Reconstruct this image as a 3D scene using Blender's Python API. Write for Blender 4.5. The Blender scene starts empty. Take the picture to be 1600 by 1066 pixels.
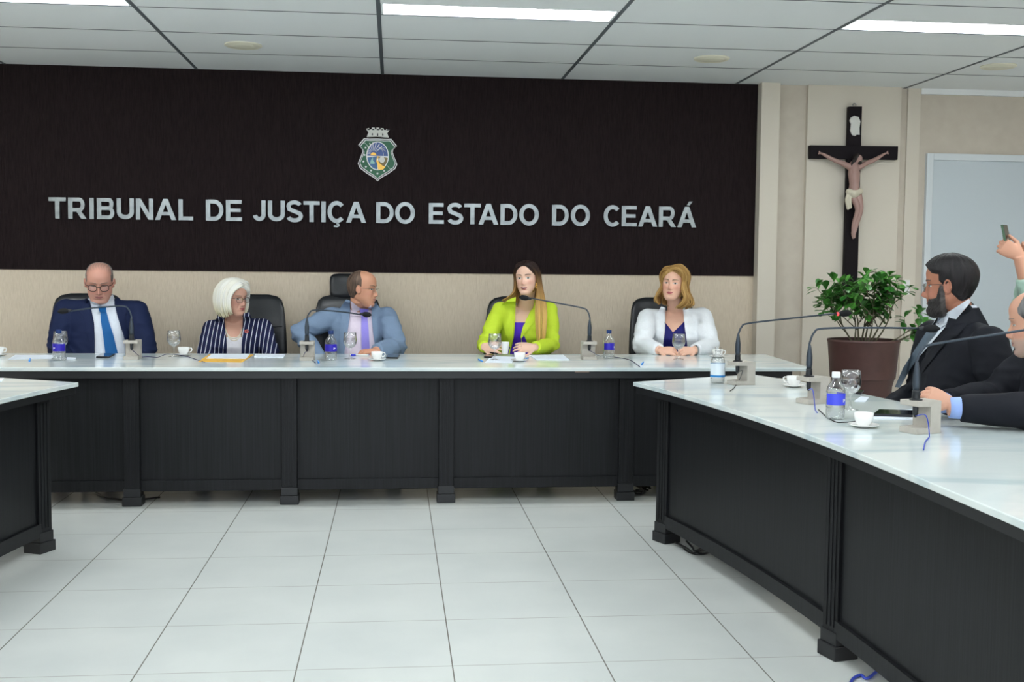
import bpy, bmesh, math, random
import numpy as np
from math import sin, cos, pi, radians, exp, sqrt
from mathutils import Vector, Matrix, noise
from mathutils.bvhtree import BVHTree
random.seed(7)
S = bpy.context.scene
COL = S.collection

# ---------------------------------------------------------------- camera, world, exposure
F_PX, YAW, PITCH, ROLL, CAM_H = 1757.5, .1042, .0640, -.0097, 1.31
cy_, sy_ = cos(YAW), sin(YAW)
FWD = Vector((sy_*cos(PITCH), cy_*cos(PITCH), -sin(PITCH)))
RT = Vector((cy_, -sy_, 0)); DN = FWD.cross(RT)
RT2 = RT*cos(ROLL) + DN*sin(ROLL); DN2 = DN*cos(ROLL) - RT*sin(ROLL)
CAM = Vector((0, 0, CAM_H))
cam_d = bpy.data.cameras.new('camera'); cam_d.sensor_width = 36; cam_d.lens = F_PX/1600*36
cam_d.clip_start = .05
cam = bpy.data.objects.new('camera', cam_d); COL.objects.link(cam)
m = Matrix((RT2, -DN2, -FWD)).transposed().to_4x4(); m.translation = CAM
cam.matrix_world = m
S.camera = cam

world = bpy.data.worlds.new('world'); S.world = world; world.use_nodes = True
bg = world.node_tree.nodes['Background']
bg.inputs[0].default_value = (.86, .93, 1, 1); bg.inputs[1].default_value = 1.3
S.view_settings.view_transform = 'Standard'; S.view_settings.look = 'None'
S.view_settings.exposure = 0.88; S.view_settings.gamma = 1; S.view_settings.use_curve_mapping = False
LAMP_STRENGTH = 13.5
ROOM_LAMPS = []

def ray(px, py):
    return RT2*((px-800)/F_PX) + DN2*((py-533)/F_PX) + FWD
def P(px, py, Y):
    d = ray(px, py); return CAM + d*(Y/d.y)
def Z(px, py, z):
    d = ray(px, py); return CAM + d*((z-CAM_H)/d.z)

# ---------------------------------------------------------------- helpers
def mat(name, col, rough=.5, metal=0, spec=.5, **k):
    m = bpy.data.materials.new(name); m.use_nodes = True
    b = m.node_tree.nodes['Principled BSDF']
    b.inputs['Base Color'].default_value = (*col, 1); b.inputs['Roughness'].default_value = rough
    b.inputs['Metallic'].default_value = metal; b.inputs['Specular IOR Level'].default_value = spec
    for a, v in k.items(): b.inputs[a.replace('_', ' ')].default_value = v
    return m
def N(m, t, **k):
    n = m.node_tree.nodes.new(t)
    for a, v in k.items(): setattr(n, a, v)
    return n
def L(m, a, b): m.node_tree.links.new(a, b)
def BS(m): return m.node_tree.nodes['Principled BSDF']
def srgb(r, g, b):
    f = lambda c: (c/255/12.92 if c/255 <= .04045 else ((c/255+.055)/1.055)**2.4)
    return (f(r), f(g), f(b))
def noise_col(m, c1, c2, scale=(1, 1, 1), nscale=5, detail=4, lo=.35, hi=.65, bump=0, dist=.01, coord='Object', distort=0):
    tc = N(m, 'ShaderNodeTexCoord'); mp = N(m, 'ShaderNodeMapping'); nz = N(m, 'ShaderNodeTexNoise')
    mp.inputs['Scale'].default_value = scale; nz.inputs['Scale'].default_value = nscale; nz.inputs['Detail'].default_value = detail
    nz.inputs['Distortion'].default_value = distort
    cr = N(m, 'ShaderNodeValToRGB')
    cr.color_ramp.elements[0].position = lo; cr.color_ramp.elements[0].color = (*c1, 1)
    cr.color_ramp.elements[1].position = hi; cr.color_ramp.elements[1].color = (*c2, 1)
    L(m, tc.outputs[coord], mp.inputs[0]); L(m, mp.outputs[0], nz.inputs[0]); L(m, nz.outputs['Fac'], cr.inputs[0])
    L(m, cr.outputs[0], BS(m).inputs['Base Color'])
    if bump:
        bp = N(m, 'ShaderNodeBump'); bp.inputs['Strength'].default_value = bump; bp.inputs['Distance'].default_value = dist
        L(m, nz.outputs['Fac'], bp.inputs['Height']); L(m, bp.outputs[0], BS(m).inputs['Normal'])
    return m
def attr_mat(name, rough=.5, spec=.4, sss=0, bump=0, bscale=60, stretch=(1, 1, 1)):
    m = mat(name, (1, 1, 1), rough, 0, spec)
    a = N(m, 'ShaderNodeVertexColor'); a.layer_name = 'Col'
    L(m, a.outputs[0], BS(m).inputs['Base Color'])
    if sss:
        BS(m).inputs['Subsurface Weight'].default_value = sss
        BS(m).inputs['Subsurface Radius'].default_value = (.012, .005, .003); BS(m).inputs['Subsurface Scale'].default_value = .6
    if bump:
        tc = N(m, 'ShaderNodeTexCoord'); mp = N(m, 'ShaderNodeMapping'); nz = N(m, 'ShaderNodeTexNoise')
        mp.inputs['Scale'].default_value = stretch; nz.inputs['Scale'].default_value = bscale
        bp = N(m, 'ShaderNodeBump'); bp.inputs['Strength'].default_value = bump; bp.inputs['Distance'].default_value = .003
        L(m, tc.outputs['Object'], mp.inputs[0]); L(m, mp.outputs[0], nz.inputs[0]); L(m, nz.outputs['Fac'], bp.inputs['Height']); L(m, bp.outputs[0], BS(m).inputs['Normal'])
    return m

def tag(o, label=None, cat=None, group=None, kind=None):
    if label: o['label'] = label
    if cat: o['category'] = cat
    if group: o['group'] = group
    if kind: o['kind'] = kind
    return o
def obj(name, bm, m, parent=None, smooth=False, world=False, angle=None):
    if isinstance(bm, bpy.types.Mesh): me = bm; me.name = name
    else:
        me = bpy.data.meshes.new(name); bmesh.ops.recalc_face_normals(bm, faces=bm.faces); bm.to_mesh(me); bm.free()
    me.materials.clear()
    for q in (m if isinstance(m, (list, tuple)) else [m]): me.materials.append(q)
    if smooth:
        me.polygons.foreach_set('use_smooth', [True]*len(me.polygons))
        if angle:
            try: me.set_sharp_from_angle(angle=radians(angle))
            except Exception: pass
    o = bpy.data.objects.new(name, me); COL.objects.link(o)
    if parent:
        o.parent = parent
        if world:            # vertices are in room coordinates
            q = parent; loc = Vector()
            while q: loc += q.location; q = q.parent
            o.location = -loc
    return o
def struct(name, bm, m, parent=None):
    o = obj(name, bm, m, parent)
    if not parent: o['kind'] = 'structure'
    return o
def empty(name, loc, label, cat, group=None, rz=0):
    o = bpy.data.objects.new(name, None); COL.objects.link(o); o.location = loc; o.rotation_euler.z = rz
    o.empty_display_size = .05
    return tag(o, label, cat, group)
def kids(o): return [c for c in COL.objects if c.parent == o]
def copy_tree(o, parent=None):
    c = o.copy(); COL.objects.link(c); c.parent = parent
    for ch in kids(o): copy_tree(ch, c)
    return c

def box(bm, lo, hi, bev=0):
    r = bmesh.ops.create_cube(bm, size=1); vs = r['verts']
    for v in vs: v.co = Vector([(lo[i]+hi[i])/2 + v.co[i]*(hi[i]-lo[i]) for i in range(3)])
    if bev:
        es = list({e for v in vs for e in v.link_edges})
        bmesh.ops.bevel(bm, geom=es, offset=bev, segments=2, profile=.5, affect='EDGES')
    return vs
def bx(lo, hi, bev=0):
    bm = bmesh.new(); box(bm, lo, hi, bev); return bm
def prism(bm, pts, a, b, ax=2):
    """closed polygon pts (2D) extruded between a and b along axis ax"""
    def mk(p, h):
        q = list(p); q.insert(ax, h); return bm.verts.new(q)
    A = [mk(p, a) for p in pts]; B = [mk(p, b) for p in pts]; n = len(pts)
    bm.faces.new(A); bm.faces.new(B[::-1])
    for i in range(n): bm.faces.new((A[i], B[i], B[(i+1) % n], A[(i+1) % n]))
    return bm
def loft(bm, rings, cap=True, closed=True):
    R = [[bm.verts.new(p) for p in r] for r in rings]; n = len(R[0])
    for i in range(len(R)-1):
        for j in range(n if closed else n-1):
            k = (j+1) % n
            bm.faces.new((R[i][j], R[i][k], R[i+1][k], R[i+1][j]))
    if cap: bm.faces.new(R[0][::-1]); bm.faces.new(R[-1])
    return R
def lathe(bm, prof, n=32, c=(0, 0, 0), cap=True):
    rings = [[(c[0]+r*cos(2*pi*j/n), c[1]+r*sin(2*pi*j/n), c[2]+z) for j in range(n)] for r, z in prof]
    return loft(bm, rings, cap)
def smooth_path(pts, k=6):
    pts = [Vector(p) for p in pts]; out = []
    q = [pts[0]*2-pts[1]] + pts + [pts[-1]*2-pts[-2]]
    for i in range(1, len(q)-2):
        a, b, c, d = q[i-1:i+3]
        for s in range(k):
            t = s/k
            out.append(.5*((2*b) + (c-a)*t + (2*a-5*b+4*c-d)*t*t + (3*b-a-3*c+d)*t**3))
    out.append(pts[-1]); return out
def tube(bm, pts, rad, n=10, cap=True, flat=1, round_ends=False):
    pts = [Vector(p) for p in pts]
    if not hasattr(rad, '__len__'): rad = [rad]*len(pts)
    rings = []; up = None
    for i, p in enumerate(pts):
        t = (pts[min(i+1, len(pts)-1)] - pts[max(i-1, 0)]).normalized()
        if up is None: up = t.orthogonal().normalized() if abs(t.z) > .9 else (Vector((0, 0, 1)) - t*t.z).normalized()
        else: up = (up - t*up.dot(t)).normalized()
        s = t.cross(up)
        rings.append([p + (up*sin(2*pi*j/n)*flat + s*cos(2*pi*j/n))*rad[i] for j in range(n)])
    if round_ends:
        t0 = (pts[0]-pts[1]).normalized(); t1 = (pts[-1]-pts[-2]).normalized()
        pre = [[pts[0]+t0*rad[0]*sin(a) + (q-pts[0])*cos(a) for q in rings[0]] for a in (1.4, 1.0, .5)]
        post = [[pts[-1]+t1*rad[-1]*sin(a) + (q-pts[-1])*cos(a) for q in rings[-1]] for a in (.5, 1.0, 1.4)]
        rings = pre+rings+post
    return loft(bm, rings, cap)
def ball(bm, c, r, sub=3, M=None):
    res = bmesh.ops.create_icosphere(bm, subdivisions=sub, radius=1)
    rr = r if hasattr(r, '__len__') else (r, r, r)
    for v in res['verts']:
        q = Vector((v.co.x*rr[0], v.co.y*rr[1], v.co.z*rr[2]))
        if M: q = M @ q
        v.co = q + Vector(c)
def interp(x, xs, ys): return float(np.interp(x, xs, ys))

# ---------------------------------------------------------------- materials
M = {}
def floor_mat():
    m = mat('floor_tile', (.6, .65, .65), .22, 0, .5)
    w, d, x0, y0 = .5084, .4881, -1.332, 5.589
    g = N(m, 'ShaderNodeNewGeometry'); sp = N(m, 'ShaderNodeSeparateXYZ'); L(m, g.outputs['Position'], sp.inputs[0])
    def line(out, o, s, wd):
        a = N(m, 'ShaderNodeMath', operation='SUBTRACT'); L(m, out, a.inputs[0]); a.inputs[1].default_value = o
        b = N(m, 'ShaderNodeMath', operation='DIVIDE'); L(m, a.outputs[0], b.inputs[0]); b.inputs[1].default_value = s
        c = N(m, 'ShaderNodeMath', operation='ADD'); L(m, b.outputs[0], c.inputs[0]); c.inputs[1].default_value = 100.5
        e = N(m, 'ShaderNodeMath', operation='FRACT'); L(m, c.outputs[0], e.inputs[0])
        h = N(m, 'ShaderNodeMath', operation='SUBTRACT'); L(m, e.outputs[0], h.inputs[0]); h.inputs[1].default_value = .5
        k = N(m, 'ShaderNodeMath', operation='ABSOLUTE'); L(m, h.outputs[0], k.inputs[0])
        q = N(m, 'ShaderNodeMath', operation='LESS_THAN'); L(m, k.outputs[0], q.inputs[0]); q.inputs[1].default_value = wd/s/2
        return q.outputs[0]
    lx = line(sp.outputs[0], x0, w, .0045); ly = line(sp.outputs[1], y0, d, .004)
    nz = N(m, 'ShaderNodeTexNoise'); nz.inputs['Scale'].default_value = 2.2; nz.inputs['Detail'].default_value = 6; L(m, g.outputs['Position'], nz.inputs[0])
    cr = N(m, 'ShaderNodeValToRGB'); cr.color_ramp.elements[0].position = .3; cr.color_ramp.elements[0].color = (*srgb(209, 213, 210), 1)
    cr.color_ramp.elements[1].position = .7; cr.color_ramp.elements[1].color = (*srgb(219, 222, 218), 1); L(m, nz.outputs['Fac'], cr.inputs[0])
    m1 = N(m, 'ShaderNodeMixRGB'); m1.inputs[2].default_value = (*srgb(168, 166, 160), 1); L(m, ly, m1.inputs[0]); L(m, cr.outputs[0], m1.inputs[1])
    m2 = N(m, 'ShaderNodeMixRGB'); m2.inputs[2].default_value = (*srgb(128, 124, 118), 1); L(m, lx, m2.inputs[0]); L(m, m1.outputs[0], m2.inputs[1])
    L(m, m2.outputs[0], BS(m).inputs['Base Color'])
    return m
M['floor'] = floor_mat()
M['beige'] = noise_col(mat('beige_textured_wall', (.5, .45, .4), .85, 0, .2), srgb(206, 191, 170), srgb(218, 204, 184), (30, 30, 4), 4, 5, .3, .7, .5, .01)
M['grey_wall'] = noise_col(mat('greige_wall', (.5, .45, .4), .8, 0, .2), srgb(200, 190, 176), srgb(206, 197, 183), (1, 1, 1), 12, 4, .3, .7)
M['column'] = mat('column_paint', srgb(214, 206, 192), .7, 0, .3)
M['brown_wall'] = noise_col(mat('dark_brown_textured_wall', (.02, .015, .015), .8, 0, .12), srgb(28, 20, 22), srgb(42, 33, 34), (34, 34, 3), 4, 6, .3, .7, .9, .015)
M['ceiling'] = mat('ceiling_panel', srgb(236, 239, 240), .9, 0, .2)
M['grid'] = mat('ceiling_grid_grey', srgb(92, 98, 104), .6)
M['white'] = mat('white_plastic', srgb(235, 236, 235), .35)
M['cream'] = mat('cream_plastic', srgb(232, 228, 208), .5)
M['lamp'] = mat('lamp_diffuser', (1, 1, 1), .5)
BS(M['lamp']).inputs['Emission Color'].default_value = (.93, .98, 1, 1); BS(M['lamp']).inputs['Emission Strength'].default_value = LAMP_STRENGTH
M['door'] = mat('pale_door', srgb(196, 206, 212), .45)
M['doorframe'] = mat('door_frame', srgb(212, 219, 223), .4)
M['marble'] = noise_col(mat('marble', (.7, .75, .75), .13, 0, .5), srgb(192, 208, 212), srgb(224, 231, 229), (.9, 2.6, 1), 1.6, 9, .30, .56, distort=1.0)
M['wood'] = noise_col(mat('black_wood', (.02, .02, .02), .45, 0, .25), srgb(17, 18, 20), srgb(30, 31, 34), (60, 60, 1.2), 2.2, 5, .3, .7, .12, .002)
M['wood_top'] = mat('black_wood_trim', srgb(24, 25, 28), .4)
M['steel'] = noise_col(mat('brushed_steel', (.6, .62, .62), .34, .85, .5), srgb(116, 121, 122), srgb(166, 172, 173), (3, 1, 3), 3, 3, .3, .7)
M['leather'] = noise_col(mat('black_leather', (.015, .016, .018), .33, 0, .5), srgb(21, 23, 27), srgb(27, 30, 35), (1, 1, 1), 90, 3, .3, .7, .15, .002)
M['blackplastic'] = mat('black_plastic', srgb(28, 31, 36), .38)
M['foam'] = noise_col(mat('black_foam', (.01, .01, .01), .9), srgb(14, 15, 18), srgb(22, 23, 27), (1, 1, 1), 300, 2, .3, .7, .4, .002)
M['gun'] = mat('gooseneck_metal', srgb(62, 70, 80), .38, .55)
M['stone'] = noise_col(mat('grey_stone', (.4, .38, .36), .55), srgb(181, 175, 165), srgb(188, 182, 173), (1, 1, 1), 40, 4, .3, .7)
M['china'] = mat('white_china', srgb(244, 244, 242), .12, 0, .6)
M['coffee'] = mat('coffee', srgb(40, 20, 12), .1)
M['glass'] = mat('clear_glass', (1, 1, 1), .0, 0, .5, IOR=1.3, Transmission_Weight=1.0)
def thin(name, col, gl=.12):
    m = bpy.data.materials.new(name); m.use_nodes = True; nt = m.node_tree; nt.nodes.clear()
    o = nt.nodes.new('ShaderNodeOutputMaterial'); t = nt.nodes.new('ShaderNodeBsdfTransparent'); g = nt.nodes.new('ShaderNodeBsdfGlossy')
    fr = nt.nodes.new('ShaderNodeLayerWeight'); fr.inputs[0].default_value = .35; mp = nt.nodes.new('ShaderNodeMath'); mp.operation = 'MULTIPLY_ADD'
    mp.inputs[1].default_value = .75; mp.inputs[2].default_value = gl
    mx = nt.nodes.new('ShaderNodeMixShader'); t.inputs[0].default_value = (*col, 1); g.inputs['Roughness'].default_value = .05
    nt.links.new(fr.outputs['Facing'], mp.inputs[0]); nt.links.new(mp.outputs[0], mx.inputs[0]); nt.links.new(t.outputs[0], mx.inputs[1]); nt.links.new(g.outputs[0], mx.inputs[2]); nt.links.new(mx.outputs[0], o.inputs[0])
    return m
M['thin'] = thin('thin_clear_plastic', (.985, .99, .995), .05)
M['goblet'] = thin('thin_goblet_glass', (.99, .99, .99), .06)
M['water'] = thin('water', (.975, .985, .985), .03)
M['lens'] = thin('spectacle_lens', (.93, .95, .96), .04)
M['label'] = mat('violet_blue_label', srgb(38, 22, 168), .35)
M['label2'] = mat('bright_blue_label', srgb(70, 80, 225), .35)
M['labelw'] = mat('white_label', srgb(225, 235, 243), .4)
M['labelb'] = mat('blue_stripe', srgb(40, 135, 205), .4)
M['bluecap'] = mat('dark_blue_cap', srgb(12, 50, 110), .4)
M['whitecap'] = mat('white_cap', srgb(238, 240, 242), .4)
M['paper'] = mat('white_paper', srgb(228, 236, 246), .7)
M['manila'] = mat('manila_yellow', srgb(232, 180, 74), .7)
M['bluecable'] = mat('blue_cable', srgb(60, 80, 190), .4)
M['darkcable'] = mat('dark_violet_cable', srgb(40, 38, 90), .4)
M['blackcable'] = mat('black_cable', srgb(14, 14, 16), .4)
M['cyan'] = mat('light_blue_plastic', srgb(60, 150, 235), .4)
M['screen'] = mat('phone_screen', srgb(22, 24, 28), .08)
M['pot'] = noise_col(mat('brown_pot', (.1, .04, .03), .5), srgb(74, 48, 45), srgb(84, 56, 52), (1, 1, 1), 8)
M['soil'] = mat('soil', srgb(45, 34, 26), .95)
M['stem'] = mat('plant_stem', srgb(96, 92, 70), .8)
M['leaf'] = noise_col(mat('leaf_green', (.03, .15, .03), .3, 0, .5), srgb(30, 92, 34), srgb(92, 156, 66), (1, 1, 1), 9, 3, .3, .7)
M['gold'] = mat('gold', srgb(210, 165, 80), .3, .8)
M['brass'] = mat('worn_brass', srgb(170, 130, 60), .4, .8)
M['cross'] = mat('dark_cross_wood', srgb(22, 16, 21), .6, 0, .15)
M['plaque'] = mat('ivory', srgb(214, 214, 208), .6)

# ---------------------------------------------------------------- room shell
YW, ZC = 8.15, 2.682
WX = 2.652                                                     # where the dark panel ends
struct('floor', bx((-5.2, -3.6, -.05), (5.6, 8.6, 0)), M['floor'])
struct('wall_back', bx((-5.2, YW, 0), (5.6, YW+.15, 2.9)), M['beige'])
struct('trim_1', bx((-5.2, YW-.008, 1.274), (WX, YW, ZC)), M['brown_wall'])
# right hand strip of painted wall, pillars
struct('trim_2', bx((WX, YW-.10, 0), (2.79, YW, ZC)), M['column'])
struct('wall_recess', bx((2.79, YW-.012, 0), (3.02, YW, ZC)), M['grey_wall'])
struct('trim_3', bx((3.02, YW-.05, 0), (3.735, YW, ZC)), M['column'])
struct('trim_6', bx((3.735, YW-.006, 0), (3.80, YW, ZC)), M['grey_wall'])
struct('wall_far_right', bx((3.80, YW-.004, 0), (5.6, YW, ZC-.03)), M['grey_wall'])
struct('trim_4', bx((3.80, YW-.02, 0), (3.90, YW-.003, ZC)), M['column'])
struct('trim_5', bx((3.90, YW-.03, ZC-.04), (5.6, YW-.003, ZC)), M['ceiling'])
struct('wall_left', bx((-5.3, -3.6, 0), (-5.2, 8.3, 2.9)), M['grey_wall'])
struct('wall_right', bx((5.6, -3.6, 0), (5.7, 8.3, 2.9)), M['grey_wall'])
# door
dx0 = P(1446, 240, YW).x; dz = 2.205
bm = bmesh.new()
box(bm, (dx0, YW-.035, 0), (dx0+.05, YW, dz), .003); box(bm, (dx0+1.0, YW-.035, 0), (dx0+1.05, YW, dz), .003); box(bm, (dx0+.05, YW-.035, dz-.05), (dx0+1.0, YW, dz), .003)
struct('door_frame', bm, M['doorframe'])
d1 = struct('door_1', bx((dx0+.05, YW-.018, .005), (dx0+1.0, YW-.001, dz-.05), .001), M['door'])
bm = bmesh.new(); tube(bm, smooth_path([(dx0+.93, YW-.02, 1.02), (dx0+.93, YW-.06, 1.02), (dx0+.90, YW-.07, 1.02), (dx0+.82, YW-.07, 1.02)]), .009); obj('door_handle', bm, M['steel'], d1, True)
# light switch
sw = empty('wall_switch', (3.66+.15, YW-.03, 1.2), 'white wall switch plate beside the door, above the potted plant', 'switch')
c = P(1417, 449, YW-.02); sw.location = c
obj('plate', bx((-.021, -.006, -.055), (.021, .01, .055), .003), M['white'], sw); obj('rocker', bx((-.009, -.010, -.018), (.009, -.005, .018), .001), M['white'], sw)

# ceiling: slab with dark grid lines as real recessed strips
CX = [-.091 + 1.288*k for k in range(-4, 6)]
rowpx = [(596.5, 90.5), (593, 58.5), (588, 22.5)]
RY = [Z(x, y, ZC).y for x, y in rowpx]
rd = (RY[0]-RY[2])/2
RY = [RY[0] - rd*k for k in range(0, 20)]
struct('ceiling', bx((-5.2, -3.6, ZC+.012), (5.6, 8.6, ZC+.1)), M['grid'])
lampcells = {}
k0 = 4   # column index of the line at X=-.091
rows = [YW] + RY
for j in range(len(rows)-1):
    for i in range(len(CX)-1):
        if j in (3, 7, 11, 15) and (i-k0) % 2 == 0: lampcells[(i, j)] = (CX[i], CX[i+1], rows[j+1], rows[j])
bm = bmesh.new()
for j in range(len(rows)-1):
    for i in range(-1, len(CX)):
        xa = CX[i]+.011 if i >= 0 else -5.2; xb = CX[i+1]-.011 if i+1 < len(CX) else 5.6
        if xb < xa: continue
        if (i, j) in lampcells: box(bm, (xa, rows[j+1]+.0065, ZC), (xb, rows[j+1]+.375, ZC+.014)); continue
        box(bm, (xa, rows[j+1]+.0065, ZC), (xb, rows[j]-(.0065 if j else 0), ZC+.014))
tag(obj('ceiling_panels', bm, M['ceiling']), kind='structure')['kind'] = 'structure'
bpy.data.objects['ceiling_panels'].name = 'ceiling_2'
bm = bmesh.new()
for y in rows[1:]:
    if y > -3.5: box(bm, (-5.19, y-.0065, ZC-.0012), (5.59, y+.0065, ZC-.0002))
for x in CX: box(bm, (x-.0115, -3.5, ZC-.0022), (x+.0115, YW-.009, ZC-.0013))
struct('ceiling_3', bm, M['grid'])
def lamp_label(i, j):
    if j == 3: return {2: 'long fluorescent ceiling light at the top left corner of the view', 4: 'long fluorescent ceiling light above the coat of arms, centre of the three', 6: 'long fluorescent ceiling light on the right, above the crucifix and door'}.get(i, 'long fluorescent ceiling light in the row nearest the brown wall, column %s' % 'abcdefghijk'[i])
    return 'long fluorescent ceiling light over the middle of the room, %s row, column %s' % ({7: 'second', 11: 'third', 15: 'fourth'}[j], 'abcdefghijk'[i])
for (i, j), (xa, xb, ya, yb) in lampcells.items():
    e = empty('ceiling_light', ((xa+xb)/2, (ya+.375+yb)/2, ZC), lamp_label(i, j), 'ceiling light', 'recessed fluorescent ceiling lights')
    hx = (xb-xa)/2-.013; hy = (yb-ya-.375)/2-.004
    bm = bmesh.new(); box(bm, (-hx, -hy, 0), (-hx+.012, hy, .04)); box(bm, (hx-.012, -hy, 0), (hx, hy, .04)); box(bm, (-hx+.012, hy-.01, 0), (hx-.012, hy, .04)); box(bm, (-hx+.012, -hy, 0), (hx-.012, -hy+.01, .04))
    obj('frame', bm, M['ceiling'], e)
    for s in (-1, 1):
        bm = bmesh.new(); box(bm, (-hx+.014, s*hy*.46-hy*.40, .004), (hx-.014, s*hy*.46+hy*.40, .012)); obj('lamp_panel', bm, M['lamp'], e)
# round ceiling covers
for px, py, lb in [(380, 70, 'round cream cover in the ceiling left of the coat of arms'), (1112, 91, 'round cream cover in the ceiling above the blonde woman in white'), (1560, 103, 'round cream cover in the ceiling at the far right above the door')]:
    c = Z(px, py, ZC)
    e = empty('ceiling_cover', c, lb, 'ceiling fitting', 'round ceiling covers')
    bm = bmesh.new(); lathe(bm, [(.115, 0), (.115, -.006), (.105, -.012), (.09, -.010)], 40); obj('rim', bm, M['cream'], e, True, angle=40)
    bm = bmesh.new(); lathe(bm, [(.09, -.002), (.088, -.010), (.05, -.014), (.002, -.015)], 40); obj('grille', bm, M['cream'], e, True)

# ---------------------------------------------------------------- wall lettering
LET = [('T', 47, 127, 0), ('R', 137, 222, 0), ('I', 236, 256, 0), ('B', 270, 352, 0), ('U', 362, 442, 0), ('N', 451, 531, 0), ('A', 540, 637, 0), ('L', 648, 716, 0),
       ('D', 775, 857, 0), ('E', 868, 942, 0), ('J', 992, 1052, 0), ('U', 1062, 1141, 0), ('S', 1146, 1225, 0), ('T', 1227, 1302, 0), ('I', 1310, 1330, 0), ('Ç', 1338, 1420, 0), ('A', 1425, 1517, 0),
       ('D', 82, 164, 1), ('O', 170, 262, 1), ('E', 326, 396, 1), ('S', 410, 487, 1), ('T', 490, 566, 1), ('A', 557, 648, 1), ('D', 658, 737, 1), ('O', 745, 836, 1), ('D', 897, 975, 1), ('O', 984, 1073, 1),
       ('C', 1136, 1216, 1), ('E', 1220, 1290, 1), ('A', 1296, 1385, 1), ('R', 1392, 1472, 1), ('Á', 1478, 1565, 1)]
WORDS = [('TRIBUNAL', 'first word'), ('DE', 'second word'), ('JUSTIÇA', 'third word'), ('DO', 'fourth word, after JUSTIÇA'), ('ESTADO', 'fifth word'), ('DO', 'sixth word, before CEARÁ'), ('CEARÁ', 'last word')]
ORD = ['first', 'second', 'third', 'fourth', 'fifth', 'sixth', 'seventh', 'eighth']
wl = [(w, o, k) for w, o in WORDS for k in range(len(w))]
def ribbon(bm, pts, w, d=1.0):
    """flat stroke of width w along 2D points, depth -d/2..d/2"""
    pts = [p for i, p in enumerate(pts) if i == 0 or math.hypot(p[0]-pts[i-1][0], p[1]-pts[i-1][1]) > 1e-4]
    n = len(pts); Ls, Rs = [], []
    for i in range(n):
        p = Vector(pts[i]); t0 = (p-Vector(pts[i-1])).normalized() if i else None; t1 = (Vector(pts[i+1])-p).normalized() if i < n-1 else None
        t = ((t0 or t1)+(t1 or t0)).normalized(); q = Vector((-t.y, t.x))
        k = 1/max(.5, q.dot(Vector((-(t1 or t0).y, (t1 or t0).x))))
        Ls.append(p+q*w/2*k); Rs.append(p-q*w/2*k)
    loft(bm, [[(l.x, l.y, -.5), (r.x, r.y, -.5), (r.x, r.y, .5), (l.x, l.y, .5)] for l, r in zip(Ls, Rs)], True)
def arc(cx, cy, rx, ry, a0, a1, n=16): return [(cx+rx*cos(radians(a0+(a1-a0)*i/n)), cy+ry*sin(radians(a0+(a1-a0)*i/n))) for i in range(n+1)]
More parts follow.
